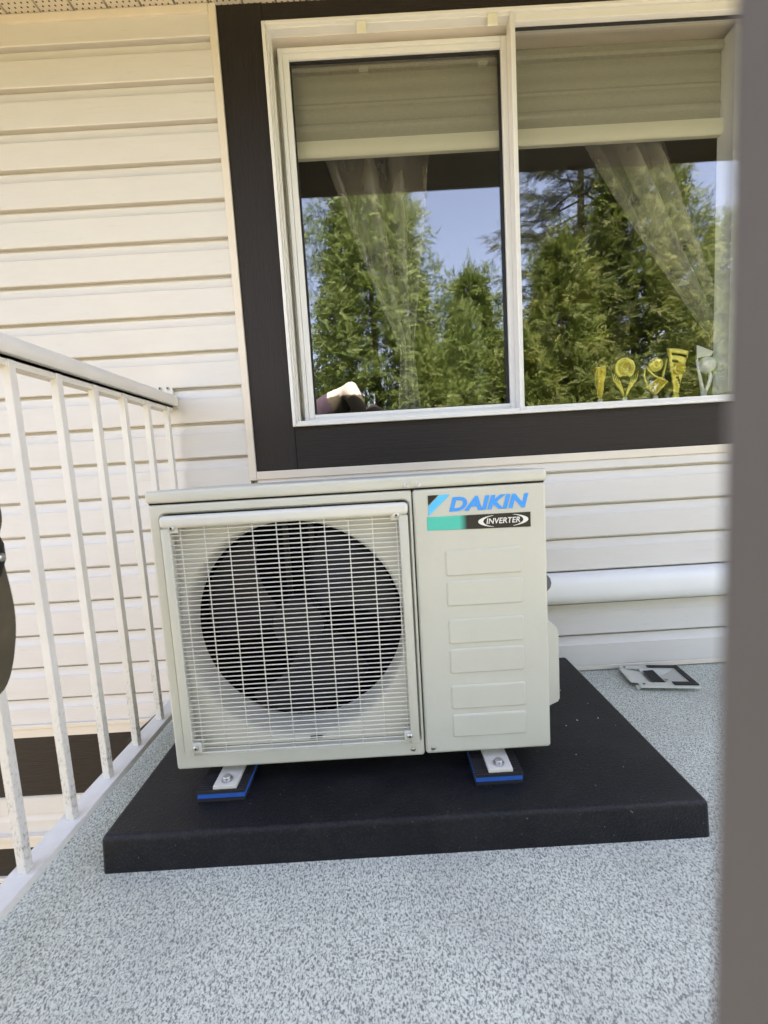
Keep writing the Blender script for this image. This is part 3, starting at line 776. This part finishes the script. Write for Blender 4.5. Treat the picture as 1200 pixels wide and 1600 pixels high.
# brand label
def emit_flat(name, rgb, rough=.4): return simple(name, rgb, rough, 0, .4, .06, 60)
MAT['lbl_blue'] = emit_flat('label_blue', (.002, .30, .80)); MAT['lbl_cyan'] = emit_flat('label_cyan', (.03, .50, .82))
MAT['lbl_black'] = emit_flat('label_black', (.010, .010, .010)); MAT['lbl_white'] = emit_flat('label_white', (.74, .74, .70))
t = NT('label_teal_band'); sx = t.n('ShaderNodeSeparateXYZ'); t.l(t.co(), sx.inputs[0])
mr = t.n('ShaderNodeMapRange'); mr.inputs[1].default_value = .166; mr.inputs[2].default_value = .183; t.l(sx.outputs[0], mr.inputs[0])
t.base(t.mix(mr.outputs[0], (.012, .50, .40, 1), (.010, .010, .010, 1))).set(.4, 0, .4); MAT['lbl_band'] = t.m
LY = AY - .0006
def flat(pts, y, name, mat, parent):
    o = MB().prism(pts, 'y', y - .0004, y).build(name, mat, None); o.parent = parent
    if parent is ac: o.matrix_parent_inverse = INV.copy()
    return o
lab = flat([(.0975, .6355), (.3185, .6315), (.3185, .6635), (.0975, .6645)], LY, 'brand_label', 'lbl_band', ac)
flat([(.1015, .7105), (.1245, .7105), (.1015, .6890)], LY, 'emblem_black', 'lbl_black', lab)
flat([(.1262, .7105), (.1495, .7105), (.1015, .6665), (.1015, .6872)], LY, 'emblem_blue', 'lbl_cyan', lab)
def text(body, x0, x1, z0, z1, y, mat, name, shear, off, parent):
    cu = bpy.data.curves.new(name, 'FONT'); cu.body = body; cu.shear = shear; cu.offset = off; cu.resolution_u = 4; cu.space_character = 1.02; cu.extrude = .02
    to = bpy.data.objects.new(name, cu); COL.objects.link(to)
    dg = bpy.context.evaluated_depsgraph_get(); me = bpy.data.meshes.new_from_object(to.evaluated_get(dg))
    bpy.data.objects.remove(to); 
    vs_ = np.array([v.co[:] for v in me.vertices]); mn, mxx = vs_.min(0), vs_.max(0)
    for v in me.vertices:
        x = x0 + (v.co.x - mn[0]) / (mxx[0] - mn[0]) * (x1 - x0); z = z0 + (v.co.y - mn[1]) / (mxx[1] - mn[1]) * (z1 - z0)
        v.co = (x, y - .0004 + .0002 * (1 if v.co.z > 0 else -1), z)
    o = link(name, me, mat, parent); return o
text('DAIKIN', .1455, .3155, .6735, .7040, LY, 'lbl_blue', 'brand_lettering', .24, .042, lab)
text('INVERTER', .2240, .2960, .6425, .6545, LY - .0006, 'lbl_white', 'inverter_lettering', .18, .012, lab)
for s in (-1, 1):
    cx, cz = .2600, .6483; P1, P2 = [], []
    for k in range(19):
        a = R(-66 + 132 * k / 18); th = .010 * max(0, math.cos(a) - .35) / .65 + .0006
        P1.append((cx + s * .0535 * math.cos(a), cz + .0136 * math.sin(a))); P2.append((cx + s * (.0535 * math.cos(a) - th), cz + (.0136 - .0006) * math.sin(a)))
    pts = P1 + P2[::-1]
    if s < 0: pts = pts[::-1]
    flat(pts, LY - .0006, 'label_arc', 'lbl_white', lab)
# feet
for xa, xb in ((-.400, -.349), (.2015, .2545)):
    ft = MB(); zt = PZ + .0258
    ft.box(xa, xb, -.6165, AY + .03, zt + .004, zt + .0075, .0012); ft.box(xa, xb, -.6165, -.6135, zt + .0002, zt + .0045, .0008)
    ft.box(xa, xa + .003, -.613, AY + .03, zt + .0002, zt + .0045); ft.box(xb - .003, xb, -.613, AY + .03, zt + .0002, zt + .0045)
    ft.box(xa, xb, AY + .0305, AYB + .03, zt + .0002, AZ0 + .0035)
    fo_ = ap(ft, 'foot', 'foot')
    cx = (xa + xb) / 2
    ap(MB().lathe([(0, 0), (.0125, 0), (.0125, .002), (.0085, .0026), (.0085, .0085), (.0075, .0095), (0, .0098)], 6 * 3, Matrix.Translation((cx, -.598, zt + .0076))), 'bolt', 'steel', angle=35)
# valve cover and insulated pipe at the right side
vcov = MB(); pr = [(.3525, .140), (.4155, .168), (.4195, .176), (.4195, .346), (.4145, .361), (.402, .372), (.3525, .382)]
vcov.prism(pr, 'y', -.470, -.335); ap(vcov, 'valve_cover', 'ac_white', angle=30)
ap(MB().tube([(.345, -.440, .462), (.382, -.438, .462), (.396, -.420, .460), (.400, -.37, .448), (.398, -.25, .41)], .0265, 14), 'pipe_insulation', 'insul', smooth=True)

# ------------------------------------------------------------------ white duct cover along the wall
dc = MB(); pr = [(-.014, .262), (-.030, .262), (-.050, .270), (-.062, .286), (-.066, .305), (-.066, .335), (-.061, .352), (-.048, .366), (-.030, .372), (-.014, .372)]
dc.prism(pr, 'x', .36, 2.9); tag(dc.build('pipe_cover', 'cover_white', None, angle=35), 'white rounded plastic pipe cover running along the wall below the window', 'pipe cover')

# ------------------------------------------------------------------ removed metal access cover on the floor
ac2 = tag(empty('access_cover', (.90, -.10, 0)), 'ivory sheet metal access cover with black foam edges lying on the deck', 'cover')
ac2.rotation_euler = (0, 0, R(-8))
def cp_(mb, name, mat, **k): return mb.build(name, mat, ac2, **k)
zz = .017
pl = MB()
pl.box(-.092, .104, .046, .068, zz, zz + .002, .0006); pl.box(-.078, .104, -.074, -.050, zz, zz + .002, .0006)
pl.box(.080, .104, -.050, .046, zz, zz + .002, .0006)
pl.prism([(-.096, zz + .002), (-.030, zz - .008), (-.030, zz - .010), (-.098, zz)], 'y', -.050, .046)
pl.prism([(-.0735, zz + .002), (-.0765, zz - .004), (-.0785, zz - .003), (-.0755, zz + .002)], 'x', -.078, .104)
pl.prism([(-.092, zz + .001), (-.084, .001), (-.072, zz - .001), (-.078, zz + .002)], 'y', -.0735, -.070)
pl.prism([(.080, zz), (.045, .004), (.043, .004), (.078, zz)], 'y', -.050, .046)
pl.prism([(.046, zz), (.034, .004), (.032, .004), (.044, zz)], 'x', -.03, .08)
pl.prism([(-.050, zz), (-.04, .004), (-.038, .004), (-.048, zz)], 'x', -.03, .08); pl.box(-.03, .045, -.05, .046, .002, .004)
cp_(pl, 'sheet', 'ac')
fm = MB(); fm.box(.000, .102, .050, .066, zz + .0022, zz + .006, .0015); fm.box(.084, .1025, -.050, .0498, zz + .0022, zz + .006, .0015); fm.box(.028, .102, -.070, -.0502, zz + .0022, zz + .006, .0015)
cp_(fm, 'foam_edge', 'gasket')
cp_(MB().prism([(-.024, .016), (.010, .019), (.018, .007), (-.01, .005)], 'y', -.042, .036), 'foam_block', 'gasket')
for (sx_, sy_) in ((-.075, .056), (-.062, -.062)):
    cp_(MB().lathe([(0, .0008), (.004, .0008), (.004, 0), (0, 0)], 12, Matrix.Translation((sx_, sy_, zz + .0021))), 'screw_hole', 'shadow_gap')
cp_(MB().box(.006, .024, -.030, -.018, .010, .015, .001).box(.010, .030, -.024, -.020, .012, .018, .001), 'wire_clip', 'steel')

# ------------------------------------------------------------------ canvas bag hung on the railing
bag = tag(empty('canvas_bag', (-.602, -.958, .462)), 'dark olive canvas bag with snap pocket flap hanging at the left edge', 'bag')
def bagloop(z, hx, hy, cx=0, n=28, e=2.6, wob=0.0):
    out = []
    for k in range(n):
        a = 2 * math.pi * k / n; c, s = math.cos(a), math.sin(a)
        rx = hx * abs(c) ** (2 / e) * (1 if c > 0 else -1); ry = hy * abs(s) ** (2 / e) * (1 if s > 0 else -1)
        wv = 1 + wob * math.sin(3 * a + z * 40)
        out.append((cx + rx * wv, ry * wv, z))
    return out
def loft(levels, name, mat, parent):
    m_ = MB(); rings = [[m_.bm.verts.new(p) for p in L_] for L_ in levels]
    for a, b in zip(rings, rings[1:]): bridge(m_.bm, a, b)
    m_.bm.faces.new(rings[0][::-1]); m_.bm.faces.new(rings[-1]); o = m_.build(name, mat, parent, True)
    s = o.modifiers.new('sub', 'SUBSURF'); s.levels = 1; s.render_levels = 2; return o
loft([bagloop(.0, .020, .10), bagloop(.012, .036, .118), bagloop(.06, .050, .128, .002, wob=.01), bagloop(.12, .058, .132, .004, wob=.012), bagloop(.18, .056, .13, .004, wob=.012),
      bagloop(.225, .052, .128, .002, wob=.01), bagloop(.240, .050, .126, .002), bagloop(.262, .060, .13, .006), bagloop(.298, .062, .130, .005), bagloop(.318, .045, .118), bagloop(.328, .02, .10)], 'bag_body', 'canvas', bag)
fl = MB(); A, B = [], []
for i in range(13):
    y = -.088 + .176 * i / 12
    row = []
    for (x, z) in ((.060, .268), (.070, .252), (.078, .232), (.078, .210), (.072, .196), (.060, .202), (.062, .226), (.056, .255)):
        row.append(fl.bm.verts.new((x - .004 - .030 * abs(y / .088) ** 4 * .35 + .002 * math.sin(i * 1.9), y, z - .012 * math.sin(math.pi * i / 12) - .004 * math.sin(i * 1.4))))
    A.append(row)
for a, b in zip(A, A[1:]): bridge(fl.bm, a, b)
fl.bm.faces.new(A[0]); fl.bm.faces.new(A[-1][::-1]); fl.build('pocket_flap', 'canvas_dark', bag, True)
MB().lathe([(0, .004), (.003, .004), (.006, .0025), (.007, 0), (0, 0)], 16, Matrix.Translation((.0685, .072, .218)) @ Matrix.Rotation(R(90), 4, 'Y')).build('snap_button', 'steel', bag, True)
for yy in (-.07, .02):
    MB().prism([(-.012, .30), (-.050, .58), (-.051, .628), (-.115, .632), (-.125, .60), (-.121, .60), (-.112, .627), (-.054, .623), (-.054, .58), (-.017, .30)], 'y', yy - .012, yy + .012).build('strap', 'canvas_dark', bag)

# ------------------------------------------------------------------ the person bending behind the camera (seen in the window)
def skin_mesh(name, verts, edges, mats, parent=None, sub=2, root=0):
    bm = bmesh.new(); lay = bm.verts.layers.skin.verify(); vv = []
    for i, (p, r) in enumerate(verts):
        v = bm.verts.new(p); v[lay].radius = (r, r) if not isinstance(r, tuple) else r; v[lay].use_root = (i == root); vv.append(v)
    for a, b in edges: bm.edges.new((vv[a], vv[b]))
    me = bpy.data.meshes.new(name); bm.to_mesh(me); bm.free()
    o = bpy.data.objects.new(name, me); COL.objects.link(o)
    o.modifiers.new('skin', 'SKIN').use_smooth_shade = True
    s = o.modifiers.new('sub', 'SUBSURF'); s.levels = sub; s.render_levels = sub
    dg = bpy.context.evaluated_depsgraph_get(); me2 = bpy.data.meshes.new_from_object(o.evaluated_get(dg)); bpy.data.objects.remove(o)
    for p in me2.polygons: p.use_smooth = True
    return link(name, me2, mats, parent)
MAT['shirt'] = simple('navy_purple_shirt', (.055, .043, .068), .85, 0, .2, .2, 20)
MAT['shirt_white'] = simple('white_cloth', (.38, .375, .375), .85, 0, .2, .05, 20)
MAT['sleeve'] = simple('olive_grey_sleeve', (.075, .073, .055), .85, 0, .2, .2, 20)
MAT['trousers'] = simple('dark_trousers', (.02, .02, .024), .85, 0, .2, .2, 20)
MAT['skin'] = simple('skin', (.52, .29, .21), .55, 0, .4, .06, 20)
MAT['hair'] = simple('dark_hair', (.03, .022, .016), .6, 0, .4, .3, 60)
MAT['shoe'] = simple('dark_shoe', (.02, .018, .016), .6, 0, .4, .2, 30)
pers = tag(empty('person', (-.55, -1.9, 0)), 'person in purple shirt with white shoulder bending over, mirrored in the window', 'person')
PB = [((-.60, -1.86, .97), .135), ((-.52, -1.84, 1.13), .135), ((-.40, -1.81, 1.25), .145), ((-.27, -1.79, 1.315), .14), ((-.17, -1.78, 1.29), .075),   # 0-4 pelvis..neck
      ((-.09, -1.76, 1.225), .06),                                                                     # 5 neck top
      ((-.60, -1.95, .95), .09), ((-.55, -2.00, .50), .062), ((-.62, -2.03, .10), .044), ((-.60, -2.03, .045), .042), ((-.46, -2.01, .035), .034),     # 6-10 right leg
      ((-.60, -1.77, .95), .09), ((-.52, -1.75, .50), .062), ((-.62, -1.76, .10), .044), ((-.60, -1.76, .045), .042), ((-.46, -1.74, .035), .034),     # 11-15 left leg
      ((-.19, -1.66, 1.375), .078), ((-.13, -1.63, 1.24), .058), ((-.11, -1.61, 1.06), .050), ((-.03, -1.58, .86), .036), ((-.005, -1.565, .80), .03), # 16-20 near arm
      ((-.22, -1.93, 1.34), .075), ((-.10, -1.93, 1.14), .052), ((.06, -1.86, .98), .044), ((.06, -1.68, .84), .034), ((.055, -1.62, .80), .03)]       # 21-25 far arm
PE = [(0,1),(1,2),(2,3),(3,4),(4,5),(0,6),(6,7),(7,8),(8,9),(9,10),(0,11),(11,12),(12,13),(13,14),(14,15),(3,16),(16,17),(17,18),(18,19),(19,20),(3,21),(21,22),(22,23),(23,24),(24,25)]
bo = skin_mesh('body', PB, PE, ['shirt', 'shirt_white', 'sleeve', 'trousers', 'skin', 'shoe'], None, 3)
bo.parent = pers; bo.matrix_parent_inverse = Matrix.Translation((.55, 1.9, 0))
pts = [Vector(v[0]) for v in PB]
for p in bo.data.polygons:
    c = p.center; best, bi = 9, 0
    for i, (a, b) in enumerate(PE):
        A, B = pts[a], pts[b]; tt = max(0, min(1, (c - A).dot(B - A) / (B - A).length_squared)); d = (A + (B - A) * tt - c).length
        if d < best: best, bi = d, i
    a, b = PE[bi]
    if bi in (5, 6, 7, 10, 11, 12): mi = 3
    elif bi in (8, 9, 13, 14): mi = 5
    elif bi in (15, 16, 20, 21): mi = 1 if c.z > 1.335 else 2
    elif bi in (17, 22): mi = 2
    elif bi in (3, 4, 18, 19, 23, 24): mi = 4
    else: mi = 0
    if bi in (2, 3, 15, 20) and (c - Vector((-.140, -1.68, 1.42))).length < .112: mi = 1
    elif bi in (2, 3): mi = 0
    p.material_index = mi
# head: one skinned chain shaped into an ellipsoid with nose, plus ears, eyes, mouth, hair, glasses
hd = MB(); b = bmesh.new(); bmesh.ops.create_uvsphere(b, u_segments=28, v_segments=20, radius=1)
for v in b.verts:
    x, y, z = v.co
    v.co = (x * .078 * (1 - .12 * max(0, -z)), y * .098 * (1 - .10 * max(0, -z)), z * .118)
    if y < -.55 and abs(x) < .22 and -.28 < z < .12: v.co.y -= .020 * (1 - abs(x) / .22) * (1 - abs(z + .08) / .2 if abs(z + .08) < .2 else 0)
HM = Matrix.Translation((-.035, -1.70, 1.145)) @ Matrix.Rotation(R(150), 4, 'Z') @ Matrix.Rotation(R(48), 4, 'X')
hd.absorb(b, HM)
head = hd.build('head', 'skin', None, True); head.parent = pers; head.matrix_parent_inverse = Matrix.Translation((.55, 1.9, 0))
def hp(mb, name, mat, **k):
    o = mb.build(name, mat, None, **k); o.parent = head; return o
hh = MB(); b = bmesh.new(); bmesh.ops.create_uvsphere(b, u_segments=28, v_segments=20, radius=1)
kill = [v for v in b.verts if v.co.z < -.35 or (v.co.y < -.35 and v.co.z < .45)]
bmesh.ops.delete(b, geom=kill, context='VERTS')
for v in b.verts: v.co = (v.co.x * .083, v.co.y * .104 + .002, v.co.z * .124)
hh.absorb(b, HM); hp(hh, 'hair', 'hair', smooth=True)
for s in (-1, 1):
    e_ = MB(); b = bmesh.new(); bmesh.ops.create_uvsphere(b, u_segments=12, v_segments=8, radius=1); e_.absorb(b, HM @ Matrix.Translation((s * .079, .012, -.008)) @ Matrix.Diagonal((.010, .018, .030, 1))); hp(e_, 'ear', 'skin', smooth=True)
    e_ = MB(); b = bmesh.new(); bmesh.ops.create_uvsphere(b, u_segments=12, v_segments=8, radius=.0115); e_.absorb(b, HM @ Matrix.Translation((s * .031, -.084, .012))); hp(e_, 'eye', 'lbl_white', smooth=True)
    e_ = MB(); N_ = 18; e_.tube([HM @ Vector((s * .032 + .024 * math.cos(2*math.pi*k/N_), -.103, .010 + .019 * math.sin(2*math.pi*k/N_))) for k in range(N_ + 1)], .0022, 6); hp(e_, 'glasses_rim', 'gasket')
    e_ = MB(); e_.tube([HM @ Vector((s * .056, -.100, .014)), HM @ Vector((s * .080, .01, .008))], .0022, 6); hp(e_, 'glasses_arm', 'gasket')
e_ = MB(); b = bmesh.new(); bmesh.ops.create_uvsphere(b, u_segments=12, v_segments=8, radius=1); e_.absorb(b, HM @ Matrix.Translation((0, -.081, -.062)) @ Matrix.Diagonal((.024, .009, .006, 1))); MAT['lips'] = simple('lips', (.40, .15, .13), .5); hp(e_, 'mouth', 'lips', smooth=True)
def hand(wrist, dirv, palm_n, side, parent):
    d = Vector(dirv).normalized(); nrm = Vector(palm_n).normalized(); a = d.cross(nrm).normalized() * side; nrm = a.cross(d).normalized() * side
    W = Vector(wrist)
    V = [(W, .024), (W + d * .045, (.034, .016)), (W + d * .085, (.036, .014))]; E_ = [(0, 1), (1, 2)]
    for k, (off, ln) in enumerate(((-.030, .066), (-.010, .076), (.010, .072), (.029, .056))):
        i0 = len(V); p0 = W + d * .086 + a * off
        V += [(p0, .0092), (p0 + d * ln * .42 + nrm * .004, .0088), (p0 + d * ln * .72 + nrm * .018, .0082), (p0 + d * ln * .88 + nrm * .034, .0072)]
        E_ += [(2, i0), (i0, i0 + 1), (i0 + 1, i0 + 2), (i0 + 2, i0 + 3)]
    i0 = len(V); p0 = W + d * .03 - a * .030
    V += [(p0, .012), (p0 + d * .028 - a * .022 + nrm * .008, .0105), (p0 + d * .058 - a * .026 + nrm * .020, .0088)]; E_ += [(1, i0), (i0, i0 + 1), (i0 + 1, i0 + 2)]
    o = skin_mesh('hand', V, E_, ['skin'], None, 1); o.parent = parent; o.matrix_parent_inverse = Matrix.Translation((.55, 1.9, 0)); return o
hand((-.005, -1.565, .80), (-.25, .25, -.35), (.6, .5, .2), 1, pers); hand((.055, -1.62, .80), (.15, .45, -.35), (-.6, .5, .2), -1, pers)

# ------------------------------------------------------------------ conifers across the yard (mirrored in the panes)
def frond_template(n, droop, lw, seed, twigs=True, l0=.42, l1=.14):
    """a flat spray: central stem with paired scale-leaf blades; returns verts, quads"""
    rr = np.random.RandomState(seed); V, F = [], []
    def quad(p, q, wd):
        p = np.array(p); q = np.array(q); d = q - p; nn = np.array([-d[1], d[0], 0]); nn = nn / (np.linalg.norm(nn) + 1e-9) * wd
        i = len(V); m_ = p * .75 + q * .25; V.extend([m_ - nn, q, m_ + nn]); F.append((i, i + 1, i + 2))
    def z(x): return -droop * x * x
    quad((0, 0, 0), (1, 0, z(1)), lw * .5)
    for k in range(n):
        t = .10 + .86 * k / (n - 1)
        for s in (-1, 1):
            ln = (l0 * (1 - t) + l1) * rr.uniform(.75, 1.2); a = R(rr.uniform(28, 52)) * s
            x1, y1 = t + ln * math.cos(a), ln * math.sin(a)
            quad((t, 0, z(t)), (x1, y1, z(t) - droop * .8 * ln + rr.uniform(-.05, .05)), lw)
            if twigs and ln > .22:
                for s2 in (-1, 1):
                    a2 = a + s2 * R(38); l2 = ln * .45; bx, by = t + ln * .5 * math.cos(a), ln * .5 * math.sin(a)
                    quad((bx, by, z(t) - droop * .4 * ln), (bx + l2 * math.cos(a2), by + l2 * math.sin(a2), z(t) - droop * .7 * ln + rr.uniform(-.04, .04)), lw * .8)
    return np.array(V, np.float32), np.array(F, np.int32)
def scatter(tmpls, pos, dirs, ups, sizes, seed):
    rr = np.random.RandomState(seed); VV, FF, off = [], [], 0
    idx = rr.randint(0, len(tmpls), len(pos))
    for ti, (tv, tf) in enumerate(tmpls):
        m_ = idx == ti; P, D, U, S = pos[m_], dirs[m_], ups[m_], sizes[m_]
        if not len(P): continue
        D = D / np.linalg.norm(D, axis=1, keepdims=True); Y = np.cross(U, D); Y /= np.linalg.norm(Y, axis=1, keepdims=True) + 1e-9; Z = np.cross(D, Y)
        v = P[:, None, :] + S[:, None, None] * (tv[None, :, 0, None] * D[:, None] + tv[None, :, 1, None] * Y[:, None] + tv[None, :, 2, None] * Z[:, None])
        k = len(tv); f = tf[None] + (np.arange(len(P)) * k)[:, None, None] + off
        VV.append(v.reshape(-1, 3)); FF.append(f.reshape(-1, 3)); off += k * len(P)
    return np.concatenate(VV), np.concatenate(FF)
def fast_mesh(name, V, F):
    me = bpy.data.meshes.new(name); me.vertices.add(len(V)); me.vertices.foreach_set('co', V.astype(np.float32).ravel())
    me.loops.add(F.size); me.loops.foreach_set('vertex_index', F.astype(np.int32).ravel())
    me.polygons.add(len(F)); me.polygons.foreach_set('loop_start', np.arange(0, F.size, 3, dtype=np.int32)); me.polygons.foreach_set('loop_total', np.full(len(F), 3, np.int32))
    me.update(calc_edges=True); return me
CED = [frond_template(10, .42, .026, s, False, .26, .08) for s in range(5)]
CORE = [frond_template(5, .3, .070, 40 + s, False, .5, .2) for s in range(3)]
SPR = [frond_template(11, .12, .022, 20 + s, False, .34, .10) for s in range(4)]
GZ = -3.0
def cedar(x, y, top, rad, label, seed, nfr, mat='cedar', expo=.62, size=.225, lobes=13, side=.7):
    rr = np.random.RandomState(seed); H = top - GZ; nfr = int(nfr * 1.12)
    root = tag(empty('cedar_tree', (x, y, GZ)), label, 'tree', 'conifers across the yard')
    MB().tube([(0, 0, 0), (.03, 0, H * .3), (-.02, .02, H * .65), (0, 0, H * .9)], [.17, .11, .055, .015], 10).build('trunk', 'bark', root, True)
    # overlapping plumes: a main leader and many side leaders of different height, so the outline breaks up
    plumes = [(0, 0, H, rad * .50, H * .28)]
    for k in range(lobes):
        a = math.pi / 2 + rr.uniform(-2.1, 2.1) if k % 4 else rr.uniform(0, 6.28)
        d = rad * rr.uniform(.30, .92); tp = H * (.30 + .70 * (1 - (d / (rad * 1.18)) ** 1.35)) * rr.uniform(.80, 1.0)
        plumes.append((d * math.cos(a), d * math.sin(a), tp, rad * rr.uniform(.20, .42), max(H * .10, tp - H * rr.uniform(.30, .55))))
    # short twigs leaders poking out of the skin
    for k in range(lobes * 4):
        a = math.pi / 2 + rr.uniform(-2.0, 2.0); t = rr.uniform(.30, .93); d = rad * (1 - t) ** .6 * rr.uniform(.75, 1.08)
        plumes.append((d * math.cos(a), d * math.sin(a), H * t + rr.uniform(.2, .6), rr.uniform(.16, .42), H * t - rr.uniform(.3, .9)))
    PA = np.array(plumes); w_ = PA[:, 3] * (PA[:, 2] - PA[:, 4]); w_ = w_ / w_.sum()
    def prof(t): return np.clip(1 - t, 0, 1) ** expo * np.clip(t * 5 + .25, 0, 1)
    m0 = nfr * 2; pi = rr.choice(len(PA), m0, p=w_); a = rr.uniform(0, 2 * math.pi, m0); tow = rr.rand(m0) < side; a[tow] = math.pi / 2 + rr.uniform(-1.7, 1.7, tow.sum())
    t = rr.rand(m0) ** .9; Q = PA[pi]; R_ = Q[:, 3] * prof(t) * (1 + .16 * np.sin(a * 3 + pi) * np.sin(t * 17 + pi * 1.7)) + .02
    q = np.where(rr.rand(m0) < .75, 1 - .14 * rr.rand(m0), 1 - .6 * rr.rand(m0)); zz = Q[:, 4] + (Q[:, 2] - Q[:, 4]) * t
    P = np.stack([Q[:, 0] + R_ * q * np.cos(a), Q[:, 1] + R_ * q * np.sin(a), zz], 1)
    # gather the sprays into tufts, leaving darker hollows between them
    nt_ = m0 // 9; tid = rr.randint(0, nt_, m0); P = P[tid] + (P - P[tid]) * 0 + rr.normal(0, .075, (m0, 3)); a = a[tid] + rr.normal(0, .25, m0); t = t[tid]; pi = pi[tid]
    keep = np.ones(m0, bool)
    for j, (px, py, tp, pr, bs) in enumerate(plumes):
        tt = (P[:, 2] - bs) / (tp - bs); ins = (tt > 0) & (tt < 1) & (pi != j); rj = pr * prof(np.clip(tt, 0, 1))
        keep &= ~(ins & (np.hypot(P[:, 0] - px, P[:, 1] - py) < rj * .62))
    ix = np.where(keep)[0][:nfr]; P, a, t, pi = P[ix], a[ix], t[ix], pi[ix]; n_ = len(ix)
    D = np.stack([np.cos(a + rr.normal(0, .5, n_)) + .25, np.sin(a + rr.normal(0, .5, n_)), rr.normal(.15, .45, n_) + 1.2 * (t > .88)], 1)
    U = np.stack([np.cos(a) * .9 + rr.normal(0, .6, n_), np.sin(a) * .9 + rr.normal(0, .6, n_), .5 + rr.normal(0, .4, n_)], 1)
    S = size * rr.uniform(.6, 1.3, n_)
    P = P - D / np.linalg.norm(D, axis=1, keepdims=True) * (S * .4)[:, None]
    nc = int(nfr * .55); tc = .10 + .86 * rr.rand(nc); ac_ = rr.uniform(0, 6.28, nc); rc = rad * .74 * (1 - tc) ** .70 * rr.rand(nc) ** .45     # inner foliage that closes the crown
    V, F = scatter(CED, P, D, U, S, seed)
    Vc, Fc = scatter(CORE, np.stack([rc * np.cos(ac_), rc * np.sin(ac_), tc * H], 1), np.stack([np.cos(ac_), np.sin(ac_), rr.normal(.1, .5, nc)], 1), rr.normal(0, 1, (nc, 3)) + np.array([0, .8, .4]), rr.uniform(.30, .48, nc) * (.45 + .55 * (1 - tc) ** .5), seed + 100)
    F = np.concatenate([F, Fc + len(V)]); V = np.concatenate([V, Vc])
    me = fast_mesh('crown', V, F); link('crown', me, mat, root)
    return root
def spruce(x, y, top, rad, label, seed, nbr, mat='spruce', size=.42, zfrom=.25):
    rr = np.random.RandomState(seed); H = top - GZ
    root = tag(empty('spruce_tree', (x, y, GZ)), label, 'tree', 'conifers across the yard')
    MB().tube([(0, 0, 0), (.02, .02, H * .5), (0, 0, H * .99)], [.22, .13, .015], 10).build('trunk', 'bark', root, True)
    P, D, U, S = [], [], [], []; lim = MB()
    for k in range(nbr):
        t = zfrom + (1 - zfrom) * (k / nbr) ** .9; a = k * 2.39996 + rr.normal(0, .25)
        ln = rad * (1 - t) ** .8 * rr.uniform(.70, 1.18) + .12; z0 = t * H
        if math.sin(a) < -.45 and rr.rand() < .5: continue
        dr_ = rr.uniform(.02, .30); n_ = int(7 + ln * 9); ca, sa = math.cos(a), math.sin(a); pp = []
        for i in range(n_):
            s = (i + .5) / n_; zz = z0 - dr_ * ln * math.sin(s * 2.0) + .20 * ln * s * s
            pos = np.array([ca * ln * s, sa * ln * s, zz]); pp.append(pos)
            if s < .18: continue
            for sd_ in (-1, 1):
                ang = a + sd_ * R(rr.uniform(18, 60)); P.append(pos); D.append((math.cos(ang), math.sin(ang), rr.normal(.02, .18))); U.append((rr.normal(0, .25), rr.normal(0, .25), 1)); S.append(size * rr.uniform(.6, 1.15) * (1.15 - .45 * s))
            P.append(pos); D.append((ca + rr.normal(0, .2), sa + rr.normal(0, .2), rr.normal(-.35, .3))); U.append((rr.normal(0, .6), rr.normal(0, .6), .6)); S.append(size * rr.uniform(.5, .9))
        P.append(pp[-1]); D.append((ca, sa, .2)); U.append((0, 0, 1)); S.append(size * .8)
        if k % 2 == 0: lim.tube([tuple(pp[0] * np.array([.02, .02, 1])), tuple(pp[len(pp)//2]), tuple(pp[-1])], [.028, .016, .004], 5)
    lim.build('limbs', 'bark', root)
    V, F = scatter(SPR, np.array(P), np.array(D), np.array(U), np.array(S), seed)
    link('crown', fast_mesh('crown', V, F), mat, root); return root
cedar(.05, -8.0, 8.5, 2.75, 'tall light green cedar mirrored in the left pane', 11, 13000)
cedar(2.25, -8.4, 5.2, 2.0, 'lower cedar mirrored to the right of the tall one', 12, 7600)
cedar(1.0, -7.0, 3.3, 1.6, 'short bushy cedar mirrored at the bottom of the left pane', 13, 5200, 'cedar2')
cedar(-2.3, -7.6, 3.7, 1.8, 'dark cedar mirrored behind the bending person', 14, 5000)
spruce(5.2, -9.4, 10.6, 4.4, 'blue green spruce mirrored at the top of the right pane', 21, 260)
cedar(3.9, -7.5, 5.3, 2.1, 'golden cedar mirrored at the left of the right pane', 15, 8200, 'cedar2')
cedar(5.7, -8.0, 8.8, 2.4, 'tall golden cedar mirrored in the middle of the right pane', 16, 10000, 'cedar2')
cedar(8.0, -8.4, 5.9, 2.1, 'cedar mirrored at the right edge of the right pane', 17, 6400)
cedar(2.75, -6.7, 3.2, 1.4, 'short golden cedar mirrored behind the window mullion', 18, 4600, 'cedar2')
